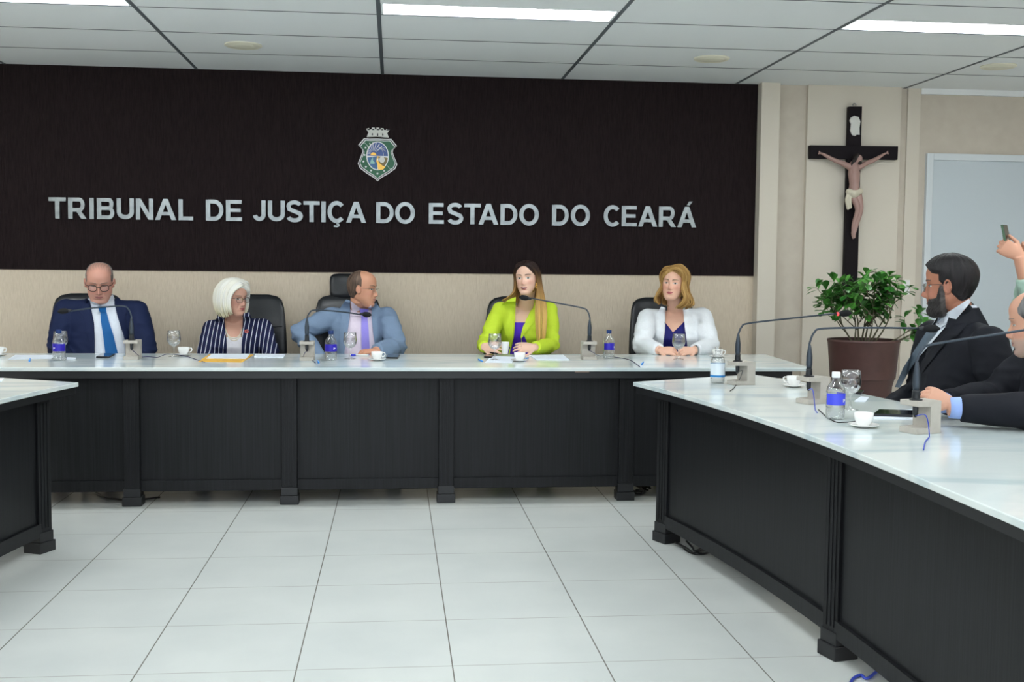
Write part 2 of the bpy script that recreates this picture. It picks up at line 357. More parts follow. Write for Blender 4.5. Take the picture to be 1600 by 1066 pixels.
def glyph(ch, W):
    """letter of height 1 and width W"""
    w = .205; h = w/2; t = .178; g = t/2; bm = bmesh.new(); cnt = [0]
    def lift(n0):
        cnt[0] += 1
        bm.verts.ensure_lookup_table()
        for v in bm.verts[n0:]: v.co.z *= 1+.03*cnt[0]
    def bar(x0, y0, x1, y1): n0 = len(bm.verts); prism(bm, [(x0, y0), (x1, y0), (x1, y1), (x0, y1)], -.5, .5); lift(n0)
    def quad(*p): n0 = len(bm.verts); prism(bm, list(p), -.5, .5); lift(n0)
    def rib(p, q): n0 = len(bm.verts); ribbon(bm, p, q); lift(n0)
    if ch == 'T': bar(W/2-h, 0, W/2+h, 1); bar(0, 1-t, W, 1)
    if ch == 'I': bar(0, 0, W, 1)
    if ch == 'L': bar(0, 0, w, 1); bar(0, 0, W, t)
    if ch == 'E': bar(0, 0, w, 1); bar(0, 0, W, t); bar(0, 1-t, W*.98, 1); bar(0, .5-g*.8, W*.92, .5+g*1.1)
    if ch == 'N': bar(0, 0, w*.95, 1); bar(W-w*.95, 0, W, 1); quad((0, 1), (w*1.1, 1), (W, 0), (W-w*1.1, 0))
    if ch in 'AÁ': quad((0, 0), (w*1.08, 0), (W/2+.10, 1), (W/2-.11, 1)); quad((W, 0), (W-w*1.08, 0), (W/2-.10, 1), (W/2+.11, 1)); bar(W*.24, .22, W*.76, .22+t*.92)
    if ch == 'Á': quad((W*.50, 1.07), (W*.64, 1.07), (W*.80, 1.26), (W*.60, 1.26))
    if ch == 'U': rib([(h, 1), (h, .36)]+arc(W/2, .36, W/2-h, .36-g-.02, 180, 360, 20)+[(W-h, 1)], w*.97)
    if ch == 'J': rib([(W-h, 1), (W-h, .32)]+arc(W/2, .32, W/2-h, .32-g-.02, 0, -172, 18), w*.97)
    if ch == 'D': bar(0, 0, w, 1); rib([(w*.5, g), (W*.45, g)]+arc(W*.45, .5, W*.55-h, .5-g, -90, 90, 24)+[(w*.5, 1-g)], w*.93)
    if ch in 'BR':
        bar(0, 0, w, 1); y0 = .42 if ch == 'R' else .52; xr_ = W*.96 if ch == 'B' else W*.92; ra = (1-y0)/2
        rib([(w*.5, 1-g), (xr_-ra*.9, 1-g)]+arc(xr_-ra*.9, (1+y0-g)/2, ra*.9-h, (1-g-y0)/2, 90, -90, 14)+[(w*.5, y0)], t)
        if ch == 'B': rib([(w*.5, .52), (W-.27, .52)]+arc(W-.27, (.52+g)/2, .27-h, (.52-g)/2, 90, -90, 14)+[(w*.5, g)], t)
        else: quad((W*.36, .46), (W*.60, .50), (W, 0), (W-w*1.2, 0))
    if ch == 'O':
        cx_ = W/2; c = arc(cx_, .5, cx_-h, .52-g, 0, 360, 40)
        loft(bm, [[(x+(x-cx_)/(cx_-h)*q, y+(y-.5)/(.52-g)*q*.93, z) for q, z in ((-h, -.5), (h, -.5), (h, .5), (-h, .5))] for x, y in c], False)
        bmesh.ops.remove_doubles(bm, verts=bm.verts, dist=1e-5)
    if ch in 'CÇ': rib(arc(W*.52, .5, W*.52-h, .52-g, 42, 318, 34), w*.95)
    if ch == 'Ç': rib([(W*.55, .03), (W*.55, -.06)]+arc(W*.52, -.13, .10, .065, 75, -95, 10)+[(W*.36, -.185)], .08)
    if ch == 'S': rib(arc(W*.49, .735, W*.47-h, .285-g, 20, 180, 16)+[(W*.20, .60), (W*.5, .50), (W*.80, .40)]+arc(W*.50, .275, W*.5-h, .295-g, 5, -162, 16), w*.93)
    me = bpy.data.meshes.new('t'); bmesh.ops.recalc_face_normals(bm, faces=bm.faces); bm.to_mesh(me); bm.free(); return me
for (ch, a, b, s), (w, wo, k) in zip(LET, wl):
    off = 60 if s == 0 else 560
    base = {'Ç': 'C', 'Á': 'A'}.get(ch, ch)
    xl = P(off+a/2.963, 330, YW-.03).x; xr = P(off+b/2.963, 330, YW-.03).x
    pxm = off+(a+b)/2/2.963
    zt = P(pxm, 308.2+(pxm-76)*.01505, YW-.03).z; zb = P(pxm, 341.2+(pxm-76)*.0140, YW-.03).z
    ov = .0 if base not in 'OCSJUG' else .0
    sz = zt-zb; sx = sz; W_ = (xr-xl)/sz; me = glyph(ch, W_)
    V = np.array([v.co[:] for v in me.vertices])
    for v, q in zip(me.vertices, V):
        v.co = (q[0]*sx, -q[2]*.016-.008, q[1]*sz)
    o = obj('wall_letter', me, M['steel']); o.location = (xl, YW-.012, zb)
    tag(o, 'brushed steel letter %s, %s letter of %s (%s)' % (ch, ORD[k], w, wo), 'letter', 'steel letters on the brown wall')

# ---------------------------------------------------------------- coat of arms
CA = P(590, 240, YW-.02); u = .00437  # metres per source pixel at the wall
ca = empty('coat_of_arms', (CA.x, YW-.008, CA.z), 'green and white coat of arms with crown above the steel lettering', 'emblem')
def cp(x, y): return ((x-444)/8.88*u*1.0, -(y-532)/8.88*u)   # from the 888x1066 close view
half = [(444, 318), (560, 322), (640, 318), (722, 415), (668, 470), (660, 510), (690, 590), (728, 680), (700, 745), (600, 820), (500, 880), (444, 930)]
def shield(sc, cx=444, cyy=590):
    r = half; l = [(888-x, y) for x, y in half[::-1]][1:-1]
    out = []
    pts = r + l
    sm = []
    n = len(pts)
    for i in range(n):
        x, y = pts[i]; sm.append(cp(cx+(x-cx)*sc, cyy+(y-cyy)*sc))
    return sm
bk = cp
bm = bmesh.new(); prism(bm, shield(1.0), 0, -.014, 1); obj('shield_rim', bm, M['white'], ca)
bm = bmesh.new(); prism(bm, shield(.955), -.014, -.0155, 1); obj('dark_band', bm, M['blackplastic'], ca)
bm = bmesh.new(); prism(bm, shield(.91), -.0155, -.017, 1); obj('inner_rim', bm, M['white'], ca)
bm = bmesh.new(); prism(bm, shield(.875), -.017, -.019, 1); obj('green_field', bm, mat('emblem_green', srgb(14, 92, 58), .4), ca)
def ell(cx, cyy, rx, ry, n=40): return [cp(cx+rx*cos(2*pi*i/n), cyy+ry*sin(2*pi*i/n)) for i in range(n)]
bm = bmesh.new(); prism(bm, ell(444, 568, 162, 205), -.019, -.021, 1); obj('oval_rim', bm, M['white'], ca)
def clipell(f, n=48, cx=444, cyy=568, rx=148, ry=192):
    pts = [(cx+rx*cos(2*pi*i/n), cyy+ry*sin(2*pi*i/n)) for i in range(n)]
    return [cp(*p) for p in pts if f(*p)]
bm = bmesh.new(); prism(bm, clipell(lambda x, y: y < 572)+[], -.021, -.0225, 1); obj('oval_sky', bm, mat('emblem_blue', srgb(62, 88, 150), .4), ca)
bm = bmesh.new(); prism(bm, clipell(lambda x, y: y > 572 and x < 446)+[cp(440, 572)], -.021, -.0225, 1); obj('oval_sea', bm, mat('emblem_sea', srgb(58, 104, 150), .4), ca)
bm = bmesh.new(); prism(bm, clipell(lambda x, y: y > 572 and x > 446)[::1]+[cp(455, 572)], -.021, -.0225, 1); obj('oval_land', bm, mat('emblem_olive', srgb(120, 104, 60), .4), ca)
bm = bmesh.new()
for k in range(9):
    a = radians(178-k*17); x0, y0 = 385, 540
    for w_ in (1,):
        r0, r1 = 45, 230
        r1 = min(r1, 1/ max(1e-6, abs(cos(a))/(148+ (59 if cos(a) > 0 else -59)) if abs(cos(a)) > .2 else 1/165))
        r1 = min(r1, 165 if sin(a) > .6 else r1*.93)
        p = [(x0+r0*cos(a-.05), y0-r0*sin(a-.05)), (x0+r1*cos(a-.035), y0-r1*sin(a-.035)), (x0+r1*cos(a+.035), y0-r1*sin(a+.035)), (x0+r0*cos(a+.05), y0-r0*sin(a+.05))]
        prism(bm, [cp(*q) for q in p], -.0225, -.0235, 1)
obj('sun_rays', bm, M['white'], ca)
bm = bmesh.new(); prism(bm, [cp(385+42*cos(radians(a)), 560-42*sin(radians(a))) for a in range(0, 181, 15)], -.0225, -.0238, 1); obj('sun', bm, M['gold'], ca)
bm = bmesh.new(); tube(bm, smooth_path([(*cp(530, 565)[:1], -.024, cp(530, 565)[1]), (cp(525, 520)[0], -.024, cp(525, 520)[1]), (cp(500, 470)[0], -.024, cp(500, 470)[1])]), .0012, 6)
for dx, dy in [(-55, 20), (-45, -25), (0, -45), (50, -20), (60, 30)]:
    a, b = cp(500, 470), cp(500+dx, 470+dy); tube(bm, [(a[0], -.024, a[1]), ((a[0]+b[0])/2, -.024, (a[1]+b[1])/2+.004), (b[0], -.024, b[1])], .0016, 6)
obj('palm', bm, M['plaque'], ca, True)
bm = bmesh.new(); prism(bm, [cp(*q) for q in [(440, 572), (465, 572), (440, 620), (470, 670), (520, 710), (560, 720), (520, 765), (452, 762), (444, 690), (425, 640)]], -.0225, -.024, 1); obj('road', bm, M['gold'], ca)
bm = bmesh.new(); prism(bm, ell(508, 622, 40, 44, 20), -.0225, -.0245, 1); obj('white_disc', bm, M['plaque'], ca)
bm = bmesh.new(); prism(bm, [cp(*q) for q in [(375, 585), (345, 640), (335, 680), (400, 680), (408, 665), (380, 640)]], -.0225, -.0245, 1); obj('sail', bm, mat('emblem_teal', srgb(150, 200, 195), .4), ca)
for x, y in [(271, 452), (258, 557), (241, 652), (276, 728), (350, 780), (443, 820), (538, 780)]:
    bm = bmesh.new(); prism(bm, [cp(x+(20 if k % 2 == 0 else 8)*sin(pi*k/5), y-(20 if k % 2 == 0 else 8)*cos(pi*k/5)) for k in range(10)], -.019, -.0205, 1); obj('star', bm, M['white'], ca)
bm = bmesh.new()
for a, b in [((240, 365), (312, 437)), ((582, 705), (640, 768))]:
    bm = bmesh.new(); pa, pb = cp(*a), cp(*b); tube(bm, [(pa[0], -.0195, pa[1]), (pb[0], -.0195, pb[1])], .0012, 6); obj('diagonal_line', bm, M['white'], ca)
bm = bmesh.new(); prism(bm, [cp(*q) for q in [(288, 298), (312, 235), (278, 180), (322, 168), (330, 190), (355, 190), (362, 160), (402, 162), (408, 188), (425, 188), (428, 160), (468, 160), (470, 188), (485, 190), (490, 165), (530, 170), (535, 192), (560, 196), (568, 175), (612, 190), (580, 240), (606, 300), (444, 290)]], 0, -.016, 1); obj('crown', bm, M['plaque'], ca)
bm = bmesh.new()
for x in (368, 444, 518): prism(bm, [cp(x-9, 282-(x != 444)*8), cp(x+9, 282-(x != 444)*8), cp(x+9, 250), cp(x, 238), cp(x-9, 250)], -.016, -.017, 1)
for x in (315, 380, 448, 510, 585): prism(bm, [cp(x-18, 198), cp(x+18, 198), cp(x+14, 184), cp(x-14, 184)], -.016, -.017, 1)
obj('crown_openings', bm, M['blackplastic'], ca)

# ---------------------------------------------------------------- conference tables
TT = .765
def wood_post(x, y, ang, root, w=.082, d=.07, top=TT-.032):
    Mx = Matrix.Translation((x, y, 0)) @ Matrix.Rotation(ang, 4, 'Z')
    bm = bmesh.new(); box(bm, (-w/2, -d/2, .045), (w/2, d/2, top), .002)
    for k in range(3):
        xx = -w/2+w*(k+1)/4; box(bm, (xx-.005, -d/2-.003, .11), (xx+.005, -d/2, top-.05), .001)
    bm.transform(Mx); post = obj('post', bm, M['wood'], root)
    bm = bmesh.new(); box(bm, (-w/2-.010, -d/2-.012, .0), (w/2+.010, d/2+.012, .05), .003); box(bm, (-w/2-.004, -d/2-.005, .05), (w/2+.004, d/2+.005, .095), .002)
    bm.transform(Mx); obj('post_foot', bm, M['wood_top'], post)
mt = empty('conference_table', (0, 6.6, 0), 'long straight black conference table with pale marble top below the lettering', 'table')
def wobj(name, bm, m, root, **k): return obj(name, bm, m, root, world=True, **k)
bm = bmesh.new(); prism(bm, [(-2.85, 6.155), (2.36, 6.155), (2.43, 7.16), (-2.85, 7.16)], TT-.02, TT); bmesh.ops.bevel(bm, geom=bm.edges[:], offset=.003, segments=2, profile=.5, affect='EDGES')
wobj('marble_top', bm, M['marble'], mt)
wobj('apron', bx((-2.8, 6.175, TT-.06), (2.25, 6.95, TT-.0205)), M['wood_top'], mt)
px_ = [-2.32, -1.418, -.575, .289, 1.31, 2.15]
pxc = [x+.0 for x in px_]
proot = bpy.data.objects.new('x', None)
def post_at(x, y, ang, root):
    before = set(COL.objects)
    wood_post(x-root.location.x, y-root.location.y, ang, root)
for x in pxc: post_at(x, 6.27, 0, mt)
for a, b in zip(pxc[:-1], pxc[1:]):
    wobj('front_panel', bx((a+.04, 6.275, .13), (b-.04, 6.295, TT-.06)), M['wood'], mt)
    wobj('lower_rail', bx((a+.04, 6.262, .075), (b-.04, 6.295, .135), .002), M['wood'], mt)
for sx in (-2.7, 2.12): wobj('end_panel', bx((sx, 6.30, .0), (sx+.03, 6.95, TT-.06)), M['wood'], mt)
wobj('worn_edge_chip', bx((1.0, 6.172, TT-.026), (1.0+.08, 6.1752, TT-.0225)), mat('bare_wood', srgb(176, 142, 124), .7), mt)

# curved side tables
inner = [(1.158, 5.376), (1.215, 5.1), (1.273, 4.75), (1.325, 4.35), (1.362, 3.95), (1.382, 3.6), (1.392, 3.2), (1.390, 2.8), (1.383, 2.4), (1.370, 2.0), (1.35, 1.6)]
outer = [(1.885, 5.774), (2.0, 5.40), (2.07, 5.0), (2.125, 4.6), (2.165, 4.2), (2.19, 3.8), (2.20, 3.4), (2.20, 3.0), (2.19, 2.6), (2.17, 2.2), (2.14, 1.6)]
def sp2(pts, k=5): return [(p.x, p.y) for p in smooth_path([(a, b, 0) for a, b in pts], k)]
inn, out = sp2(inner), sp2(outer)
def side_table(mir, label):
    f = (lambda x: x) if not mir else (lambda x: -.30-x)
    root = empty('curved_table', (f(1.75), 3.6, 0), label, 'table')
    bm = bmesh.new(); n = len(inn)
    def strip(offI, offO, z0, z1, bm):
        A = []
        for i in range(n):
            (xi, yi), (xo, yo) = inn[i], out[i]
            t = Vector((xo-xi, yo-yi)).normalized()
            a = Vector((xi, yi))+t*offI; b = Vector((xo, yo))-t*offO
            A.append([(f(a.x), a.y, z0), (f(b.x), b.y, z0), (f(b.x), b.y, z1), (f(a.x), a.y, z1)])
        loft(bm, A, True)
    strip(0, 0, TT-.02, TT, bm)
    bmesh.ops.recalc_face_normals(bm, faces=bm.faces)
    es = [e for e in bm.edges if len(e.link_faces) == 2 and e.calc_face_angle(0) > .8]
    bmesh.ops.bevel(bm, geom=es, offset=.003, segments=2, profile=.5, affect='EDGES')
    wobj('marble_top', bm, M['marble'], root)
    bm = bmesh.new(); strip(.02, .05, TT-.055, TT-.0205, bm); wobj('apron', bm, M['wood_top'], root)
    # front panel follows the inner edge, in sections between posts
    def wallstrip(i0, i1, off, th, z0, z1, endy=0):
        bm = bmesh.new(); A = []
        for i in range(i0, i1+1):
            (xi, yi), (xo, yo) = inn[i], out[i]; t = Vector((xo-xi, yo-yi)).normalized()
            a = Vector((xi, yi))+t*off; b = Vector((xi, yi))+t*(off+th)
            A.append([(f(a.x), a.y, z0), (f(b.x), b.y, z0), (f(b.x), b.y, z1), (f(a.x), a.y, z1)])
        loft(bm, A, True); return bm
    idx = [3, 25, 47]
    for a, b in zip(idx[:-1], idx[1:]):
        wobj('front_panel', wallstrip(a, b, .115, .02, .13, TT-.055), M['wood'], root)
        wobj('lower_rail', wallstrip(a, b, .10, .035, .075, .135), M['wood'], root)
    for i in idx:
        (xi, yi), (xo, yo) = inn[i], out[i]; t = Vector((xo-xi, yo-yi)).normalized(); p = Vector((xi, yi))+t*.13
        ang = math.atan2(t.y, t.x)-pi/2
        if mir: ang = -ang
        post_at(f(p.x), p.y, ang, root)
    # end panel at the far end and legs on the outer side
    for i in (2, 46):
        (xi, yi), (xo, yo) = inn[i], out[i]; t = Vector((xo-xi, yo-yi)).normalized(); nn = Vector((-t.y, t.x))*.015
        a = Vector((xi, yi))+t*.17; b = Vector((xo, yo))-t*.15
        bm = bmesh.new(); prism(bm, [(f(q.x), q.y) for q in (a-nn, b-nn, b+nn, a+nn)], .0, TT-.056); wobj('end_panel', bm, M['wood'], root)
    return root
rt = side_table(False, 'curved black conference table with marble top at the right front')
side_table(True, 'black conference table with marble top cut off by the left edge')
bm = bmesh.new(); c = Z(1473, 795, .5); 
lk = P(1473, 795, 2.72); lathe(bm, [(.007, 0), (.007, .004), (.004, .006)], 16); bm.transform(Matrix.Translation((1.512, 2.63, .64)) @ Matrix.Rotation(-pi/2, 4, 'Y')); wobj('lock', bm, M['brass'], rt)

# ---------------------------------------------------------------- table objects
def goblet(loc, label):
    e = empty('water_goblet', loc, label, 'glass', 'stemmed water goblets')
    bm = bmesh.new(); lathe(bm, [(.032, .0), (.033, .002), (.02, .005), (.0055, .010), (.004, .03), (.0045, .055), (.008, .062), (.026, .074), (.037, .09), (.0405, .107), (.0385, .13), (.036, .158), (.0352, .158), (.0378, .13), (.0395, .107), (.036, .091), (.025, .076), (.006, .066)], 32)
    obj('bowl', bm, M['goblet'], e, True)
    bm = bmesh.new(); lathe(bm, [(.002, .068), (.024, .077), (.035, .091), (.0388, .107), (.038, .122), (.0, .122)], 32); obj('water', bm, M['water'], e, True)
    return e
def bottle(loc, label, kind='violet', rz=0):
    e = empty('water_bottle', loc, label, 'bottle', 'plastic water bottles', rz)
    bm = bmesh.new(); lathe(bm, [(.025, 0), (.033, .004), (.035, .012), (.0338, .02), (.035, .028), (.0338, .036), (.035, .044), (.035, .05), (.0345, .052), (.0345, .098), (.035, .10), (.034, .112), (.028, .126), (.018, .138), (.0135, .146), (.0135, .160)], 36); obj('bottle_body', bm, M['thin'], e, True)
    bm = bmesh.new(); lathe(bm, [(.024, .002), (.0325, .006), (.0332, .09), (.0, .0905)], 28); obj('water', bm, M['water'], e, True)
    capm = {'violet': M['bluecap'], 'bright': M['whitecap'], 'white': M['thin']}[kind]
    bm = bmesh.new(); lathe(bm, [(.0, .176), (.0145, .176), (.0155, .173), (.0155, .157), (.0145, .155), (.0, .155)], 28, cap=False); bmesh.ops.remove_doubles(bm, verts=bm.verts, dist=1e-5); obj('cap', bm, capm, e, True, angle=35)
    def band(a0, a1, z0, z1, m, name, r=.0356, par=None):
        bm = bmesh.new(); n = 30; loft(bm, [[(r*cos(a0+(a1-a0)*i/n), r*sin(a0+(a1-a0)*i/n), z) for i in range(n+1)] for z in (z0, z1)], False, False)
        return obj(name, bm, m, par or e, True, )
    lm = {'violet': M['label'], 'bright': M['label2'], 'white': M['labelw']}[kind]
    if kind == 'white':
        lb = band(0, 2*pi, .03, .10, lm, 'bottle_label'); band(0, 2*pi, .032, .042, M['labelb'], 'blue_stripe', .0359, lb); band(0, 2*pi, .097, .099, M['labelb'], 'top_stripe', .0359, lb)
    else:
        lb = band(-pi*1.02, pi*.28, .055, .097, lm, 'bottle_label')
        for k, a in enumerate((-pi/2+.35, -pi/2+.5, -pi/2+.62)): band(a-.05, a+.05, .066+k*.003, .078-k*.001, M['whitecap'], 'logo_mark', .0360, lb)
    return e
def cup(loc, label, rz=0):
    e = empty('coffee_cup', loc, label, 'cup', 'white coffee cups on saucers', rz)
    bm = bmesh.new(); lathe(bm, [(.018, .006), (.0195, .008), (.025, .016), (.0315, .03), (.0345, .052), (.0335, .0525), (.030, .030), (.022, .014), (.002, .011)], 36); c_ = obj('cup', bm, M['china'], e, True)
    bm = bmesh.new(); tube(bm, smooth_path([(.033, 0, .046), (.045, 0, .045), (.048, 0, .034), (.040, 0, .023), (.029, 0, .022)]), .0032, 8); obj('handle', bm, M['china'], c_, True)
    bm = bmesh.new(); lathe(bm, [(.018, 0), (.022, .001), (.028, .003), (.045, .008), (.054, .0115), (.0535, .013), (.044, .0098), (.024, .006), (.001, .006)], 40); obj('saucer', bm, M['china'], e, True)
    return e
def gz(px, py, z=TT): return Z(px, py, z)
for (px, py, lb) in [(95, 560, 'water goblet standing behind the leftmost water bottle'), (272, 558, 'half full water goblet between the blue suited man and the white haired woman'), (547, 561, 'water goblet in front of the man in the light blue suit'),
                     (773, 563, 'water goblet in front of the woman in lime green'), (1060, 562, 'water goblet in front of the blonde woman in white'), (1328, 641, 'water goblet on the curved table behind the white capped bottle')]:
    goblet(gz(px, py), lb)
bottle(gz(92.5, 563.5), 'water bottle with dark blue cap at the far left, before the navy suited man', 'violet', -1.0)
bottle(gz(517, 563.5), 'water bottle with dark blue cap in front of the man in the light blue suit', 'violet', .2)
bottle(gz(951, 560.5), 'water bottle with dark blue cap between the microphone and the blonde woman in white', 'violet', .5)
bottle(gz(1121, 599), 'capless water bottle with white and blue label at the far end of the curved table', 'white')
bottle(gz(1304.5, 655), 'water bottle with white cap and bright blue label on the curved table', 'bright', .2)
cup(gz(-3, 556), 'white coffee cup on saucer cut off by the left edge of the photo')
cup(gz(287, 556), 'white coffee cup on saucer beside the yellow envelope', .3)
cup(gz(589, 563.5), 'white coffee cup on saucer before the man in the light blue suit', .2)
cup(gz(812, 565), 'white coffee cup on saucer before the woman in lime green', .8)
cup(gz(1121, 559), 'white coffee cup on saucer behind the capless bottle, on the straight table', -.2)
cup(gz(1240, 605), 'white coffee cup on saucer on the curved table beside the second microphone', 2.7)
cup(gz(1349, 668), 'white coffee cup on saucer nearest the camera on the curved table', 1.2)

def paper(name, pts, z, h, m, label, cat, group=None):
    q = [gz(*p) for p in pts]; c = sum(q, Vector())/len(q)
    bm = bmesh.new(); prism(bm, [(p.x-c.x, p.y-c.y) for p in q], z-TT, z-TT+h)
    o = obj(name, bm, m); o.location = (c.x, c.y, TT)
    return tag(o, label, cat, group)
T0 = TT+.0004
paper('paper_sheet', [(12, 562), (80, 561), (86, 555), (24, 555)], T0, .001, M['paper'], 'thin white paper sheet at the left end of the straight table', 'paper')
paper('folded_napkin', [(104, 562), (118, 562.5), (119, 560.5), (105, 560)], T0, .006, M['paper'], 'small folded white napkin right of the leftmost bottle', 'napkin')
paper('envelope', [(310, 565.5), (378, 566.5), (396, 555), (327, 554.5)], T0, .003, M['manila'], 'yellow envelope lying in front of the white haired woman', 'envelope')
paper('paper_sheet', [(322, 561.5), (384, 562), (391, 554.5), (331, 554.5)], T0+.0035, .002, M['paper'], 'white paper lying on top of the yellow envelope', 'paper')
paper('paper_sheet', [(397, 558.5), (443, 559), (446, 554.5), (399, 554)], T0, .004, M['paper'], 'white papers right of the yellow envelope', 'paper')
paper('paper_sheet', [(838, 563), (890, 563.5), (880, 555.5), (826, 556)], T0, .004, M['paper'], 'white papers before the woman in lime green, right of her cup', 'paper')
paper('paper_sheet', [(757, 567), (800, 567.5), (806, 558), (768, 557)], T0, .001, M['paper'], 'white sheet under the goblet and cup before the woman in lime green', 'paper')
paper('paper_sheet', [(1362, 655), (1440, 657), (1450, 641), (1372, 641)], T0, .003, M['paper'], 'white papers under the large black phone on the curved table', 'paper')
paper('paper_sheet', [(1335, 628), (1352, 628.5), (1358, 622), (1345, 621)], T0, .004, M['paper'], 'small white folded paper behind the goblet on the curved table', 'paper')
paper('paper_sheet', [(-30, 598), (2, 597), (6, 592), (-20, 592)], T0, .003, M['paper'], 'white paper on the left curved table at the photo edge', 'paper')
def phone(pts, z, label, m=None):
    q = [gz(*p) for p in pts]; c = sum(q, Vector())/4
    e = empty('mobile_phone', (c.x, c.y, z), label, 'phone', 'mobile phones on the tables')
    bm = bmesh.new(); prism(bm, [(p.x-c.x, p.y-c.y) for p in q], 0, .009); bmesh.ops.bevel(bm, geom=bm.edges[:], offset=.002, segments=2, affect='EDGES'); obj('phone_body', bm, M['blackplastic'], e)
    bm = bmesh.new(); prism(bm, [((p.x-c.x)*.94, (p.y-c.y)*.94) for p in q], .009, .0096); obj('screen', bm, M['screen'], e)
phone([(150, 559.5), (170, 560), (180, 554.5), (160, 554)], T0, 'black mobile phone before the man with the blue tie')
phone([(603, 560.5), (622, 561), (625, 556), (606, 555.5)], T0, 'dark mobile phone right of the cup of the light blue suited man')
phone([(756, 559.5), (768, 560), (772, 556.5), (760, 556)], T0+.001, 'small black mobile phone left of the goblet of the woman in lime green')
phone([(1363, 652), (1431, 654), (1437, 646), (1372, 644.5)], T0+.0035, 'large black mobile phone on papers on the curved table')
phone([(1333, 616), (1346, 617), (1350, 612.5), (1338, 612)], T0, 'dark phone corner behind the goblet on the curved table')
def pen(a, b, m, label, r=.004):
    A, B = gz(*a)+Vector((0, 0, r+.0005)), gz(*b)+Vector((0, 0, r+.0005))
    B = A+(B-A).normalized()*min((B-A).length, .14)
    e = empty('pen', (A+B)/2, label, 'pen', 'pens on the tables')
    bm = bmesh.new(); tube(bm, [A, B], r, 8); wobj('barrel', bm, M['white'] if m != M['cyan'] else m, e, smooth=True)
    bm = bmesh.new(); tube(bm, [A-(B-A)*.03, A+(B-A)*.25], r*1.25, 8); wobj('pen_cap', bm, m, e, smooth=True)
pen((549, 556), (576, 556), M['label2'], 'pen with violet cap before the man in the light blue suit')
pen((748, 563), (757, 567.5), M['cyan'], 'light blue pen left of the goblet of the woman in lime green')
pen((819, 563), (830, 558.5), M['cyan'], 'blue pen leaning by the saucer of the woman in lime green')
pen((1003, 570), (1010, 561), M['cyan'], 'light blue pen on the table left of the blonde woman in white')
pen((46, 565), (50, 554), M['cyan'], 'light blue pen on the sheet at the left end of the table')
pen((498, 568), (494, 561), M['cyan'], 'light blue pen tip beside the microphone of the light blue suited man')

# microphones
def microphone(bpx, rz, head, label, cable, cm, led=False, bend=.055, rise=None, dr=0):
    """bpx = pixel of the block's front foot on the table; head = room position of the capsule"""
    c = gz(*bpx)
    e = empty('desk_microphone', c, label, 'microphone', 'gooseneck desk microphones')
    R = Matrix.Rotation(rz, 4, 'Z')
    # C block opening toward local -Y
    prof = [(-.0, 0), (.108, 0), (.108, .112), (0, .112), (0, .094), (.062, .094), (.062, .020), (0, .020)]
    bm = bmesh.new(); prism(bm, prof, -.041, .041, 0); bmesh.ops.bevel(bm, geom=bm.edges[:], offset=.0015, segments=2, affect='EDGES'); bm.transform(R); obj('stand_block', bm, M['stone'], e)
    top = R @ Vector((0, .032, .112))
    bm = bmesh.new(); lathe(bm, [(.022, 0), (.022, .004), (.014, .006), (.0125, .028), (.0135, .03), (.012, .034)], 24, top); obj('socket', bm, M['blackplastic'], e, True, angle=40)
    bm = bmesh.new(); lathe(bm, [(.008, 0), (.010, -.005), (.009, -.028), (.004, -.04)], 16, top-Vector((0, 0, .019))); obj('plug', bm, M['blackplastic'], e, True)
    h = Vector(head)-c; rise = rise or (h.z-top.z+dr)
    bm = bmesh.new(); lathe(bm, [(.010, .03), (.0125, .05), (.0125, .085), (.008, .115), (.0055, .13)], 20, top); obj('grip', bm, M['gun'], e, True)
    hx = Vector((h.x-top.x, h.y-top.y, 0)); d = hx.normalized()
    zt = rise - .012
    p0 = top+Vector((0, 0, .125)); p1 = top+Vector((0, 0, max(zt-bend, .13)))
    p2 = top+d*bend*.3+Vector((0, 0, zt-bend*.25)); p3 = top+d*bend+Vector((0, 0, zt+.004))
    p4 = p3.lerp(h, .5)+Vector((0, 0, .003)); 
    bm = bmesh.new(); tube(bm, smooth_path([p0, p1, p2, p3, p4, h-d*.035], 7), .0043, 10); gn = obj('gooseneck', bm, M['gun'], e, True)
    dd = (h-p4).normalized()
    bm = bmesh.new(); tube(bm, [h-dd*.04, h-dd*.03, h-dd*.012], [.005, .008, .010], 14); obj('capsule_ring', bm, M['blackplastic'], e, True)
    bm = bmesh.new(); tube(bm, [h-dd*.016+dd*.05*t for t in (0, .15, .35, .6, .85, 1)], [.011, .0145, .016, .0165, .0145, .008], 20, round_ends=True); obj('foam_windscreen', bm, M['foam'], e, True)
    if led:
        bm = bmesh.new(); tube(bm, [h-dd*.034, h-dd*.022], .0085, 14); lm = mat('red_led', (.5, .01, .01), .3); BS(lm).inputs['Emission Color'].default_value = (1, .05, .06, 1); BS(lm).inputs['Emission Strength'].default_value = 1.2; obj('red_light_ring', bm, lm, e, True)
    pts = [c+top-Vector((0, 0, .055))] + [Vector(q) for q in cable]
    pts = [Vector((p.x, p.y, max(p.z, TT+.0028))) for p in smooth_path(pts, 6)]
    bm = bmesh.new(); tube(bm, pts, .0020, 6); wobj('cable', bm, cm, e, smooth=True)
def tb(px, py): return gz(px, py, TT+.003)
microphone((204, 562.5), 0, P(101, 486, 6.75), 'gooseneck microphone before the navy suited man with blue tie', [P(210, 550, 6.50), tb(222, 558), tb(245, 558.5), P(262, 553.5, 6.6), tb(285, 556), tb(320, 566)], M['darkcable'], dr=.04)
microphone((479, 564), 0, P(571, 491.5, 6.85), 'gooseneck microphone before the man in the light blue suit', [P(476, 552, 6.5), tb(474, 560), tb(484, 561), tb(493, 567)], M['darkcable'], dr=.04)
microphone((922, 563), 0, P(821, 465.6, 6.9), 'gooseneck microphone in front of the mouth of the woman in lime green', [P(927, 551, 6.5), tb(938, 556.5), tb(965, 558.5), tb(985, 563), tb(1000, 573)], M['darkcable'], dr=-.045)
